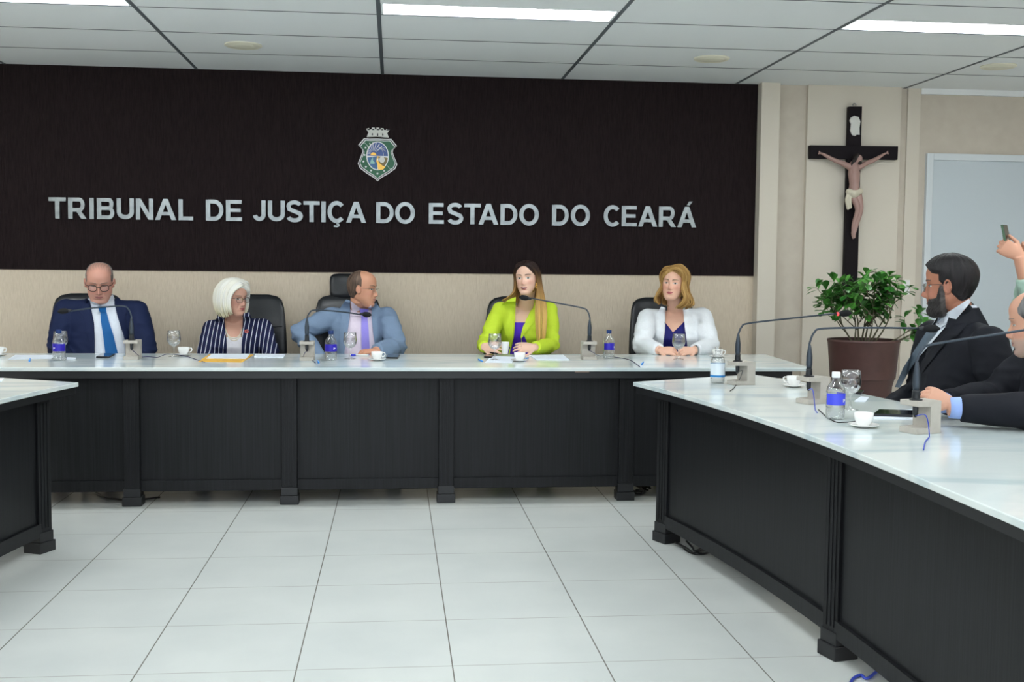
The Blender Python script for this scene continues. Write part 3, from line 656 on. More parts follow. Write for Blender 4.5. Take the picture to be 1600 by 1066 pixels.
a4 = radians(-72)
microphone((1143, 601.5), a4, P(1318, 490, 5.25), 'gooseneck microphone with red light ring, farthest on the curved table', [P(1160, 580, 5.05), tb(1153, 598), tb(1147, 606), tb(1141, 611)], M['blackcable'], True, rise=.192)
microphone((1253, 631), a4, P(1452, 513.5, 4.35), 'gooseneck microphone pointing at the bearded man, middle one on the curved table', [P(1270, 610, 4.25), tb(1274, 641), tb(1277, 645), ], M['bluecable'])
microphone((1418, 677), a4, P(1650, 511, 3.6), 'gooseneck microphone nearest the camera on the curved table', [P(1447, 650, 3.5), tb(1452, 683), tb(1446, 690), tb(1443, 703)], M['bluecable'], rise=.20)
bm = bmesh.new(); tube(bm, smooth_path([tb(1279, 640), tb(1290, 650), tb(1305, 659), tb(1318, 660), tb(1338, 658.5)]), .0022, 6); tag(obj('black_cable', bm, M['blackcable'], smooth=True), 'short black cable at the foot of the white capped bottle', 'cable')
# cables on the floor
for pts, m_, lb in [([(150, 770, 6.7), (165, 777, 6.75), (190, 781, 6.8), (215, 781, 6.8), (250, 777, 6.9)], 'blackcable', 'black cable lying on the floor under the straight table at the left'),
                    ([(1062, 850, 0), (1075, 862, 0), (1092, 866, 0), (1110, 862, 0), (1125, 850, 0)], 'blackcable', 'bundle of black cable under the far end of the curved table'),
                    ([(1325, 1080, 0), (1332, 1062, 0), (1345, 1055, 0), (1356, 1060, 0), (1380, 1040, 0)], 'bluecable', 'blue cable on the floor under the curved table near the bottom edge'),
                    ([(985, 770, 0), (1000, 772, 0), (1008, 768, 0), (1000, 764, 0), (1013, 766, 0)], 'blackcable', 'tangle of black cable at the right end of the straight table')]:
    q = [gz(x, y, .006) for x, y, _ in pts]
    bm = bmesh.new(); tube(bm, smooth_path(q), .005, 8)
    if 'bundle' in lb or 'tangle' in lb:
        for k in range(3): tube(bm, smooth_path([v+Vector((random.uniform(-.03, .03), random.uniform(-.02, .05), .004+k*.007)) for v in q]), .005, 8)
    tag(obj('floor_cable', bm, M[m_], smooth=True), lb, 'cable')
#@@PEOPLE@@
# ---------------------------------------------------------------- office chairs
def make_chair(head=False):
    e = empty('office_chair', (0, 0, 0), 'x', 'chair', 'black leather office chairs')
    def cush(name, rings, par=e, m='leather'):
        bm = bmesh.new(); loft(bm, rings); return obj(name, bm, M[m], par, True)
    def rr(hw, d, cx, cyy, z, n=24, ex=.45, tilt=0):
        out = []
        for k in range(n):
            a = 2*pi*k/n; c_, s_ = cos(a), sin(a)
            x = cx+hw*math.copysign(abs(c_)**ex, c_); y = cyy+d*math.copysign(abs(s_)**ex, s_); out.append((x, y, z+tilt*(y-cyy)))
        return out
    cush('seat', [rr(.22, .22, 0, 0, .34), rr(.25, .25, 0, 0, .355), rr(.26, .26, 0, 0, .385), rr(.25, .25, 0, 0, .405), rr(.21, .21, 0, 0, .412)])
    def back(z): return .27+.09*(z-.5)-.04*sin((z-.5)*5)
    zs = [.50, .52, .56, .65, .75, .85, .95, 1.03, 1.08, 1.105, 1.118]
    ws = [.17, .205, .225, .235, .238, .235, .228, .22, .205, .175, .12]
    ds = [.02, .035, .045, .048, .045, .042, .042, .042, .038, .03, .015]
    R = []
    for z, w_, d_ in zip(zs, ws, ds):
        r = rr(w_, d_, 0, back(z), z, 32)
        R.append([(x, y-.10*(x/.24)**2*.35, q) for x, y, q in r])
    b = cush('backrest', R)
    bm = bmesh.new()
    for zz in (.72, .90): tube(bm, [(-.205, back(zz)-.058+.0, zz), (-.1, back(zz)-.050, zz), (.1, back(zz)-.050, zz), (.205, back(zz)-.058, zz)], .004, 8)
    obj('seam', bm, M['blackplastic'], b, True)
    if head:
        cush('headrest', [rr(.08, .02, 0, back(1.1), 1.085), rr(.12, .04, 0, back(1.12), 1.10), rr(.125, .045, 0, back(1.15), 1.14), rr(.125, .045, 0, back(1.2), 1.21), rr(.12, .042, 0, back(1.23), 1.245), rr(.10, .03, 0, back(1.23), 1.262), rr(.06, .012, 0, back(1.23), 1.268)])
    for s in (-1, 1):
        bm = bmesh.new(); tube(bm, smooth_path([(s*.24, .05, .38), (s*.285, .05, .47), (s*.29, .03, .60), (s*.285, -.03, .63)]), .014, 10); a = obj('armrest_post', bm, M['blackplastic'], e, True)
        obj('arm_pad', bx((s*.285-.03, -.14, .63), (s*.285+.03, .12, .655), .01), M['leather'], a, True, angle=50)
    bm = bmesh.new(); lathe(bm, [(.03, .09), (.03, .25), (.022, .26), (.022, .345)], 16); box(bm, (-.03, .20, .345), (.03, .33, .365)); box(bm, (-.03, .31, .345), (.03, .34, .60)); obj('pedestal', bm, M['blackplastic'], e)
    for k in range(5):
        a = 2*pi*k/5+.3; bm = bmesh.new(); tube(bm, [(.02*cos(a), .02*sin(a), .10), (.28*cos(a), .28*sin(a), .075)], [.022, .014], 8); l = obj('base_leg', bm, M['blackplastic'], e)
        bm = bmesh.new(); lathe(bm, [(.0, -.014), (.026, -.014), (.028, -.008), (.028, .008), (.026, .014), (.0, .014)], 16, cap=False); bm.transform(Matrix.Translation((.29*cos(a), .29*sin(a), .028)) @ Matrix.Rotation(a+pi/2, 4, 'Z') @ Matrix.Rotation(pi/2, 4, 'Y')); obj('caster', bm, M['blackplastic'], l)
    return e
ch0 = make_chair()
cx = lambda px, Y: P(px, 500, Y).x
CH = [(cx(132, 7.6), 7.55, .12, 'black office chair behind the man in the navy suit with blue tie'), (cx(392, 7.6), 7.58, .10, 'black office chair behind the white haired woman'),
      (cx(802, 7.6), 7.55, -.22, 'black office chair behind the woman in lime green'), (cx(1040, 7.6), 7.55, -.10, 'black office chair behind the blonde woman in white'),
      (2.53, 4.52, -pi/2+.05, 'black office chair of the bearded man in profile'), (2.56, 3.80, -pi/2-.05, 'black office chair at the right edge, nearest the camera')]
for i, (x, y, rz, lb) in enumerate(CH):
    c = ch0 if i == 0 else copy_tree(ch0)
    c.location = (x, y, 0); c.rotation_euler.z = rz; c['label'] = lb
c = make_chair(True); c.location = (cx(548, 7.6), 7.6, 0); c.rotation_euler.z = .10; c['label'] = 'tall black office chair with headrest behind the man in the light blue suit'

# ---------------------------------------------------------------- figures
DG = bpy.context.evaluated_depsgraph_get
def remesh(bm, vox, sm=0, keep=None):
    """one continuous surface from overlapping closed shapes; keep(co)->weight 0..1 of smoothing"""
    me = bpy.data.meshes.new('r'); bmesh.ops.recalc_face_normals(bm, faces=bm.faces); bm.to_mesh(me); bm.free()
    o = bpy.data.objects.new('r', me); COL.objects.link(o)
    md = o.modifiers.new('r', 'REMESH'); md.mode = 'VOXEL'; md.voxel_size = vox; md.adaptivity = 0
    out = bpy.data.meshes.new_from_object(o.evaluated_get(DG())); bpy.data.objects.remove(o)
    if sm: lap(out, sm, keep)
    return out
def getco(me):
    a = np.empty(len(me.vertices)*3); me.vertices.foreach_get('co', a); return a.reshape(-1, 3)
def setco(me, a): me.vertices.foreach_set('co', a.ravel()); me.update()
def lap(me, it, keep=None):
    c = getco(me); e = np.empty(len(me.edges)*2, dtype=np.int32); me.edges.foreach_get('vertices', e); e = e.reshape(-1, 2)
    n = len(c); deg = np.bincount(e.ravel(), minlength=n)[:, None].clip(1)
    w = .5 if keep is None else .5*keep(c)[:, None]
    for _ in range(it):
        s_ = np.stack([np.bincount(e[:, 0], c[e[:, 1], k], n)+np.bincount(e[:, 1], c[e[:, 0], k], n) for k in range(3)], 1)/deg
        c = c+(s_-c)*w
    setco(me, c)
def paint(me, rgb):
    a = me.color_attributes.get('Col') or me.color_attributes.new('Col', 'FLOAT_COLOR', 'POINT')
    a.data.foreach_set('color', np.concatenate([rgb, np.ones((len(rgb), 1))], 1).astype(np.float32).ravel())
def bvh_of(me):
    n = len(me.vertices); return BVHTree.FromPolygons([tuple(v) for v in getco(me)], [tuple(p.vertices) for p in me.polygons])

HT = np.array([(-.119, .010, .055, .040), (-.1175, .024, .068, .030), (-.112, .030, .0765, .018), (-.100, .0400, .0815, .004), (-.085, .0500, .0815, -.022), (-.065, .0615, .0825, -.055), (-.045, .0665, .0835, -.076), (-.02, .0705, .083, -.090),
      (0, .0725, .081, -.098), (.02, .074, .0835, -.102), (.04, .0745, .0865, -.102), (.06, .0725, .0855, -.096), (.08, .0655, .076, -.084), (.095, .055, .062, -.068), (.107, .040, .043, -.048), (.114, .024, .024, -.028), (.1172, .010, .010, -.012)])
def head_grid(nz, nphi, jaw=1, fat=0, top=1):
    t = np.linspace(0, len(HT)-1, nz); i = np.clip(t.astype(int), 0, len(HT)-2); f = (t-i)[:, None]
    p = np.vstack([2*HT[0]-HT[1], HT, 2*HT[-1]-HT[-2]]); a, b, c, d = p[i], p[i+1], p[i+2], p[i+3]
    r = .5*(2*b+(c-a)*f+(2*a-5*b+4*c-d)*f*f+(3*b-a-3*c+d)*f**3)
    z, w, F, B = r.T
    low = np.clip((-.02-z)/.09, 0, 1); w = w*(1+(jaw-1)*low)+fat*low*.012; 
    y0 = np.where(z < -.04, B+.42*(F-B), np.interp(z, [-.04, .1], [-.005, -.012]))
    ph = np.linspace(0, 2*pi, nphi, endpoint=False)[None]; c_, s_ = np.cos(ph), np.sin(ph)
    e = .88
    X = w[:, None]*np.sign(s_)*np.abs(s_)**e
    Y = np.where(c_ > 0, y0[:, None]+(F-y0)[:, None]*np.abs(c_)**e, y0[:, None]-(y0-B)[:, None]*np.abs(c_)**.94)
    Zz = np.repeat(z[:, None], nphi, 1)
    return X, Y, Zz
def G(x, m, s): return np.exp(-((x-m)/s)**2)
def face_disp(X, Y, Z_, p):
    fr = np.clip((Y-.02)/.05, 0, 1); A = np.abs(X); d = np.zeros_like(X)
    nz = np.interp(Z_, [-.054, -.048, -.043, -.036, -.028, -.01, .006, .020], [0, .006, .018, .0245, .0225, .0125, .005, 0])*p.get('nose', 1)
    sg = np.interp(Z_, [-.05, -.035, -.01, .02], [.0115, .0095, .0075, .008])
    d += nz*np.exp(-(A/sg)**2.2)
    d += .007*G(A, .0125, .0065)*G(Z_, -.041, .007)
    d -= .0105*G(A, .0305, .015)*G(Z_, .003, .0115)
    d += .0055*G(A, .031, .0105)*G(Z_, .000, .0085)
    d += .0045*G(A, .026, .024)*G(Z_, .0235, .0075)*p.get('brow', 1)
    d += .0045*G(A, .043, .016)*G(Z_, -.024, .014)
    d += .004*G(A, 0, .020)*G(Z_, -.0585, .0045)*p.get('lip', 1) + .005*G(A, 0, .018)*G(Z_, -.0715, .0050)*p.get('lip', 1)
    d -= .004*G(A, 0, .024)*G(Z_, -.0645, .0022)
    d += .004*G(A, 0, .022)*G(Z_, -.064, .014)
    d -= .0045*G(A, 0, .022)*G(Z_, -.083, .006)
    d += .005*G(A, 0, .016)*G(Z_, -.100, .010)
    d -= .0025*np.exp(-((A-(.026+(-.04-Z_)*.35))/.004)**2)*((Z_ < -.035) & (Z_ > -.068))*p.get('fold', 1)
    return d*fr
class Head:
    def __init__(s, center, yaw, pitch=0, roll=0, sc=1, **p):
        s.M = Matrix.Translation(center) @ Matrix.Rotation(radians(yaw), 4, 'Z') @ Matrix.Rotation(radians(pitch), 4, 'X') @ Matrix.Rotation(radians(roll), 4, 'Y') @ Matrix.Scale(sc, 4)
        s.Mi = s.M.inverted(); s.p = p; s.sc = sc
    def w(s, x, f, z): return s.M @ Vector((x, -f, z))
    def local(s, co):
        A = np.array(s.Mi); q = co @ A[:3, :3].T + A[:3, 3]; return q[:, 0], -q[:, 1], q[:, 2]
    def add(s, bm):
        X, Y, Z_ = head_grid(110, 120, s.p.get('jaw', 1), s.p.get('fat', 0)); Y = Y+face_disp(X, Y, Z_, s.p)
        loft(bm, [[s.w(X[i, j], Y[i, j], Z_[i, j]) for j in range(X.shape[1])] for i in range(X.shape[0])])
        for sd in (-1, 1):
            E = Matrix.Rotation(-.25*sd, 3, 'Z')
            def q(a, b, c): 
                v = E @ Vector((a*sd*1, -b, c)); return s.w(sd*.070+v.x, .003-v.y*1, -.006+v.z)
            b2 = bmesh.new(); res = ball(b2, (0, 0, 0), 1, 3)
            for v in b2.verts: 
                c_ = v.co.copy(); v.co = q(.005+c_.x*.008, c_.y*.0165-.004, c_.z*.029)
            me = bpy.data.meshes.new('e'); b2.to_mesh(me); b2.free(); bm.from_mesh(me); bpy.data.meshes.remove(me)
            pts = [q(.008+.004*sin(pi*t), .010*cos(pi*(.25+1.55*t))-.008+(.0), -.002+.0) for t in (0,)]
            rim = []
            for k in range(15):
                a = radians(-60+260*k/14); rim.append(q(.0135, .0135*cos(a)-.006, .0245*sin(a)+.004*(sin(a) > 0)))
            tube(bm, rim, .0035*s.sc, 8, round_ends=True)
    def surf(s, bvh, x, z, out=.0):
        o = s.w(x, .25, z); d = (s.w(x, 0, z)-o).normalized(); h = bvh.ray_cast(o, d)
        return (h[0]-d*out) if h[0] else s.w(x, .08, z)
def drape_head(H, bvh, fn, nu, nv, out, colf=None, thick=0):
    """fn(u,v)->(x,z) in head-local; grid on the face surface"""
    bm = bmesh.new(); vs = []; cols = []
    for i in range(nu+1):
        for j in range(nv+1):
            u_, v_ = i/nu, j/nv; x, z = fn(u_, v_); o = out(u_, v_) if callable(out) else out
            vs.append(bm.verts.new(H.surf(bvh, x, z, o*H.sc)))
            if colf: cols.append(colf(u_, v_, x, z))
    for i in range(nu):
        for j in range(nv):
            k = i*(nv+1)+j; bm.faces.new((vs[k], vs[k+1], vs[k+nv+2], vs[k+nv+1]))
    me = bpy.data.meshes.new('d'); bm.to_mesh(me); bm.free()
    if colf: paint(me, np.array(cols))
    return me
def drape(bvhs, left, right, n, m_, out, thick=.003, ymin=7.30):
    """patch between two source-pixel polylines laid on the surface facing the camera"""
    def samp(poly, t):
        seg = [0]
        for a, b in zip(poly[:-1], poly[1:]): seg.append(seg[-1]+math.hypot(b[0]-a[0], b[1]-a[1]))
        L_ = t*seg[-1]
        return (np.interp(L_, seg, [p[0] for p in poly]), np.interp(L_, seg, [p[1] for p in poly]))
    P0 = []; lastd = None
    for i in range(n+1):
        a, b = samp(left, i/n), samp(right, i/n); row = []
        for j in range(m_+1):
            px, py = a[0]+(b[0]-a[0])*j/m_, a[1]+(b[1]-a[1])*j/m_
            d = ray(px, py); best = None
            for bv in bvhs:
                o_, t0_ = CAM, 0
                for _ in range(8):
                    h = bv.ray_cast(o_, d)
                    if h[0] is None or h[0].y > ymin: break
                    t0_ = (h[0]-CAM).length+.002; o_ = CAM+d.normalized()*t0_
                if h[0] is not None and (best is None or (h[0]-CAM).length < best): best = (h[0]-CAM).length
            if best is None: best = lastd or (7.45*d.normalized().length/abs(d.normalized().y))
            lastd = best; row.append((d.normalized(), best))
        P0.append(row)
    D = np.array([[c[1] for c in r] for r in P0])
    for _ in range(6):
        E = np.pad(D, 1, mode='edge'); D2 = (E[:-2, 1:-1]+E[2:, 1:-1]+E[1:-1, :-2]+E[1:-1, 2:])/4; D = np.minimum(D, D*.4+D2*.6)
    bm = bmesh.new()
    F_ = [[bm.verts.new(CAM+P0[i][j][0]*(D[i, j]-out)) for j in range(m_+1)] for i in range(n+1)]
    for i in range(n):
        for j in range(m_): bm.faces.new((F_[i][j], F_[i][j+1], F_[i+1][j+1], F_[i+1][j]))
    r = bmesh.ops.extrude_face_region(bm, geom=bm.faces[:])
    for v in [g for g in r['geom'] if isinstance(g, bmesh.types.BMVert)]: v.co += (v.co-CAM).normalized()*-0 + (v.co-CAM).normalized()*(thick+out)
    return bm
def torso_rings(pel, nb, yaw, W=1, D=1, off=0, belly=0, bust=0, n=40, tmax=1.0):
    R = Matrix.Rotation(yaw, 3, 'Z'); ax = nb-pel; out = []
    T_ = [(-.06, .150, .10, .10, 2.4), (0, .175, .125, .12, 2.5), (.12, .178, .13+belly*.7, .12, 2.5), (.3, .165, .118+belly, .105, 2.4), (.5, .160, .112+belly*.6, .105, 2.4), (.62, .166, .115+belly*.3+bust, .11, 2.4), (.74, .174, .110+bust*.8, .112, 2.4),
          (.84, .172, .092+bust*.2, .105, 2.3), (.91, .150, .074, .092, 2.2), (.96, .108, .062, .078, 2.1), (1.0, .070, .052, .062, 2), (1.03, .05, .04, .05, 2)]
    for t, w_, f, b, e in T_:
        if t > tmax: break
        c = pel+ax*t; r = []
        for k in range(n):
            a = 2*pi*k/n; ca_, sa = cos(a), sin(a); ex = 2/e
            x = (w_*W+off)*math.copysign(abs(ca_)**ex, ca_); dd = (f*D+off) if sa > 0 else (b*D+off)
            y = -dd*math.copysign(abs(sa)**ex, sa); q = R @ Vector((x, y, 0)); r.append(c+q)
        out.append(r)
    return out
def hand(bm, wr, d, nrm, thumb, curl=.6, L_=1.0, spread=.05, fl=(.066, .074, .070, .056), finger_curls=None):
    d = Vector(d).normalized(); nrm = Vector(nrm); nrm = (nrm-d*nrm.dot(d)).normalized(); s_ = d.cross(nrm)*thumb
    wr = Vector(wr)
    prof = [(-.02, .026, .019), (0, .027, .018), (.02, .033, .017), (.05, .040, .0155), (.078, .041, .0135), (.092, .036, .010)]
    rings = []
    for t, w_, h_ in prof:
        rings.append([wr+d*t*L_+s_*w_*L_*cos(2*pi*k/16)+nrm*h_*L_*sin(2*pi*k/16) for k in range(16)])
    loft(bm, rings)
    for i in range(4):
        o = (1.5-i)*.0205; base = wr+(d*(.080-.004*abs(i-1.2))+s_*o)*L_; dirv = (d+s_*(1.5-i)*spread).normalized()
        cu = curl if finger_curls is None else finger_curls[i]; p = base; pts = [p-dirv*.02, p]; a = cu*.55
        ll = fl[i]*L_
        for seg, f_ in ((.45, 1), (.30, 1.25), (.25, 1.0)):
            v = dirv*cos(a)+nrm*sin(a); p = p+v*ll*seg; pts.append(p); a += cu*f_
        tube(bm, pts, [.0092*L_, .0093*L_, .0086*L_, .0078*L_, .0066*L_], 10, round_ends=True)
    b = wr+(d*.018+s_*.026+nrm*.004)*L_; v = (d*.70+s_*.65+nrm*.30).normalized(); p1 = b+v*.036*L_; v2 = (d*.95+s_*.15+nrm*.35).normalized(); p2 = p1+v2*.028*L_; p3 = p2+v2*.020*L_
    tube(bm, [b-v*.02, b, p1, p2, p3], [.014*L_, .0145*L_, .0105*L_, .0095*L_, .0078*L_], 10, round_ends=True)
SKIN_M = attr_mat('skin', .52, .35, .08)
HAIR_M = attr_mat('hair', .5, .3, 0, .5, 55, (9, 9, 1))
FEAT_M = attr_mat('face_feature', .3, .5)
def cloth(name, col, rough=.8, bump=.15, scale=120, c2=None):
    c2 = c2 or tuple(min(1, c*1.06) for c in col)
    return noise_col(mat(name, col, rough, 0, .25), col, c2, (1, 1, 1), scale, 3, .3, .7, bump, .002)
def skin_paint(me, H, base, cheek=(.62, .24, .20), lips=None, stubble=None, red=.35, extra=None):
    co = getco(me); x, f, z = H.local(co); A = np.abs(x); n = len(co)
    rgb = np.tile(np.array(base), (n, 1)); inh = (z > -.13) & (f > 0)
    def mixc(c, w_):
        w_ = np.clip(w_, 0, 1)[:, None]; rgb[:] = rgb*(1-w_)+np.array(c)*w_
    mixc(cheek, inh*red*G(A, .042, .022)*G(z, -.028, .02)); mixc(cheek, inh*red*.9*G(A, 0, .014)*G(z, -.036, .012)); mixc(cheek, red*.8*G(A, .078, .010)*G(f, 0, .03)*G(z, -.01, .03))
    if stubble:
        c, w0 = stubble; mixc(c, inh*w0*np.clip((-.045-z)/.012, 0, 1)*np.clip((f+.01)/.03, 0, 1)*np.clip((z+.135)/.02, 0, 1)*np.clip(1-G(A, 0, .02)*G(z, -.064, .009), 0, 1))
    if extra: extra(x, f, z, mixc)
    paint(me, rgb)
def face_parts(H, me, root, iris=(.06, .03, .015), brow=(.05, .03, .02), lips=(.45, .12, .11), opened=1.0, gaze=0, mouth_open=0, brow_w=1, lash=.6, browh=0, lipw=1):
    bv = bvh_of(me); out = []
    sk = np.array(lips)
    for sd in (-1, 1):
        def fn(u_, v_, sd=sd):
            q = 2*u_-1; hh = .0074*opened*(1-abs(q)**2.2); lo = -.0046*opened*(1-abs(q)**2); return sd*.0312+q*.0165, .0005+.0012*q*sd*0+lo+(hh-lo)*v_
        def cf(u_, v_, x, z, sd=sd):
            if v_ > .86 or opened < .35: return (.03, .02, .02)
            dx = x-sd*.0310-gaze*.005; dz_ = z-.0008; r = math.hypot(dx, dz_)
            if r < .0024: return (.005, .005, .005)
            if r < .0062: return iris
            if abs(2*u_-1) > .9: return (.45, .2, .17)
            return (.62, .60, .58)
        out.append(('eye', drape_head(H, bv, fn, 36, 14, lambda u_, v_: .0008+.0010*sin(pi*u_)*sin(pi*v_), cf)))
        def fb(u_, v_, sd=sd):
            x = .013+.039*u_; zc = .0218+browh+.0042*sin(min(1, u_*1.15)*pi*.75); th = (.0050-.0032*u_)*brow_w; return sd*x, zc+(v_-.5)*th
        out.append(('eyebrow', drape_head(H, bv, fb, 16, 4, lambda u_, v_: .0010*sin(pi*v_)+.0002, lambda *a: brow)))
    def fl(u_, v_):
        q = 2*u_-1; k = (1-abs(q)**2); up = .0072*k*(1-.18*exp(-(q/.18)**2)); lo = -.0095*k
        up += mouth_open*.002*k; lo -= mouth_open*.008*k
        return q*.0245*lipw, -.0645+lo+(up-lo)*v_
    def cl(u_, v_, x, z):
        if mouth_open:
            c = .52; q = abs(2*u_-1)
            if abs(v_-c) < .20*mouth_open*(1-q**2): return (.60, .56, .52) if v_ > c+.05 else (.06, .015, .015)
        elif abs(v_-.55) < .06: return tuple(sk*.35)
        return tuple(sk*(1.0 if v_ < .55 else .85))
    out.append(('lips', drape_head(H, bv, fl, 28, 16, lambda u_, v_: .0012*sin(pi*v_)*sin(pi*u_)+.0003, cl)))
    for nm, d in out: wobj(nm, d, FEAT_M, root, smooth=True)
    return bv
def hair_cap(H, name, root, mask, thick, colf, amp=.002, nz=110, nphi=140, streak=(40, 3), seed=0, beard=False, jaw=1, fat=0):
    X, Y, Z_ = head_grid(nz, nphi, H.p.get('jaw', 1), H.p.get('fat', 0))
    dv = np.gradient(np.stack([X, Y, Z_], 2), axis=0); Xp = np.stack([X, Y, Z_], 2); dh = (np.roll(Xp, -1, 1)-np.roll(Xp, 1, 1))
    nr = np.cross(dh, dv); nr /= np.linalg.norm(nr, axis=2, keepdims=True)+1e-9
    out_c = np.stack([X, Y+.01, Z_*.8], 2); sgn = np.sign((nr*out_c).sum(2, keepdims=True)); nr *= sgn
    mk = mask(X, Y, Z_); t = thick(X, Y, Z_) if callable(thick) else thick
    bm = bmesh.new(); V = {}; cols = []
    s_ = np.clip(mk/.012, -.3, 1)
    for i in range(nz):
        for j in range(nphi):
            if mk[i, j] < -.004: continue
            a = 2*pi*j/nphi
            nn = noise.noise(Vector((a*streak[0]/6.28*1.0+seed, Z_[i, j]*streak[1]*10, seed)))+.5*noise.noise(Vector((a*streak[0]/3, Z_[i, j]*20, 5+seed)))
            tt = (t[i, j] if hasattr(t, 'shape') else t)
            o = s_[i, j]*tt + (amp*nn if s_[i, j] > .3 else 0)
            p = Xp[i, j]+nr[i, j]*o
            V[i, j] = bm.verts.new(H.w(*p)); cols.append(colf(X[i, j], Y[i, j], Z_[i, j], nn))
    for i in range(nz-1):
        for j in range(nphi):
            k = (j+1) % nphi
            if (i, j) in V and (i, k) in V and (i+1, j) in V and (i+1, k) in V: bm.faces.new((V[i, j], V[i, k], V[i+1, k], V[i+1, j]))
    if (nz-1, 0) in V and all((nz-1, j) in V for j in range(nphi)): bm.faces.new([V[nz-1, j] for j in range(nphi)])
    me = bpy.data.meshes.new(name); bm.to_mesh(me); bm.free(); paint(me, np.array(cols))
    return wobj(name, me, HAIR_M, root, smooth=True)
def strands(H, name, root, guides, per, r, jit, colf, seed=1, nseg=5, flat=.55, wave=0):
    rnd = random.Random(seed); bm = bmesh.new(); cols = []; NS = 6
    gs = [[Vector(p) for p in g] for g in guides]
    for gi in range(len(gs)-1):
        for k in range(per):
            u_ = (k+rnd.random()*.9)/per; j0 = Vector((rnd.uniform(-1, 1), rnd.uniform(-1, 1), rnd.uniform(-1, 1)))*jit; j1 = Vector((rnd.uniform(-1, 1), rnd.uniform(-1, 1), rnd.uniform(-.6, .6)))*jit*1.6
            pts = [a.lerp(b, u_) for a, b in zip(gs[gi], gs[gi+1])]; n = len(pts)
            pts = [p+j0*min(1, i/1.5)*(1-i/(n-1))+j1*(i/(n-1)) for i, p in enumerate(pts)]
            pts = smooth_path(pts, nseg); m_ = len(pts); ph_ = rnd.uniform(-.7, .7)
            if wave: pts = [p+Vector((p.x, p.y, 0)).normalized()*wave*sin(i/(m_-1)*11+ph_)*min(1, 2.2*i/(m_-1)) for i, p in enumerate(pts)]
            rr = [r*(.55+.75*sin(pi*min(1, .08+i/(m_-1)*.95)))*H.sc*(1 if i < m_-3 else .6) for i in range(m_)]
            before = len(bm.verts)
            tube(bm, [H.w(*p) for p in pts], rr, NS, flat=flat)
            tone = rnd.uniform(-1, 1)
            for i in range(m_):
                for q in range(NS): cols.append(colf(pts[i], i/(m_-1), tone))
    me = bpy.data.meshes.new(name); bmesh.ops.recalc_face_normals(bm, faces=bm.faces); bm.to_mesh(me); bm.free(); paint(me, np.array(cols))
    return wobj(name, me, HAIR_M, root, smooth=True)
def glasses(H, root, col, r=.0016, hw=.0245, hh=.019, rim='full', z0=-.004, sq=.55, lensf=.0965):
    g = None; mm = mat('spectacle_frame', col, .35, .3)
    parts = []
    for sd in (-1, 1):
        path = []
        for k in range(29):
            a = 2*pi*k/28; x = hw*math.copysign(abs(cos(a))**sq, cos(a)); z = hh*math.copysign(abs(sin(a))**sq, sin(a))
            f = lensf-.10*abs(sd*.034+x)**1.0*.25-.30*max(0, abs(sd*.034+x)-.03)
            path.append((sd*.034+x, f, z0+z))
        if rim == 'full': bm = bmesh.new(); tube(bm, [H.w(*p) for p in path], r, 8); parts.append(('rim', bm, mm))
        else: bm = bmesh.new(); tube(bm, [H.w(*p) for p in path[1:14]], r, 8); parts.append(('rim', bm, mm))
        bm = bmesh.new(); fc = [bm.verts.new(H.w(*p)) for p in path[:-1]]; bm.faces.new(fc); parts.append(('lens', bm, M['lens']))
        bm = bmesh.new(); tube(bm, [H.w(*p) for p in smooth_path([(sd*(.034+hw), lensf-.020, z0+.008), (sd*.073, lensf-.032, z0+.010), (sd*.079, .03, z0+.010), (sd*.081, .0, z0+.008), (sd*.080, -.012, z0-.012)])], r, 8); parts.append(('temple', bm, mm))
    bm = bmesh.new(); tube(bm, [H.w(*p) for p in smooth_path([(-.034+hw, lensf-.003, z0+.004), (0, lensf+.0055, z0+.008), (.034-hw, lensf-.003, z0+.004)])], r, 8)
    fr = wobj('spectacles', bm, mm, root, smooth=True)
    for nm, b, m_ in parts:
        o = obj(nm, b, m_, fr, smooth=(nm != 'lens'), world=False); o.location = (0, 0, 0)
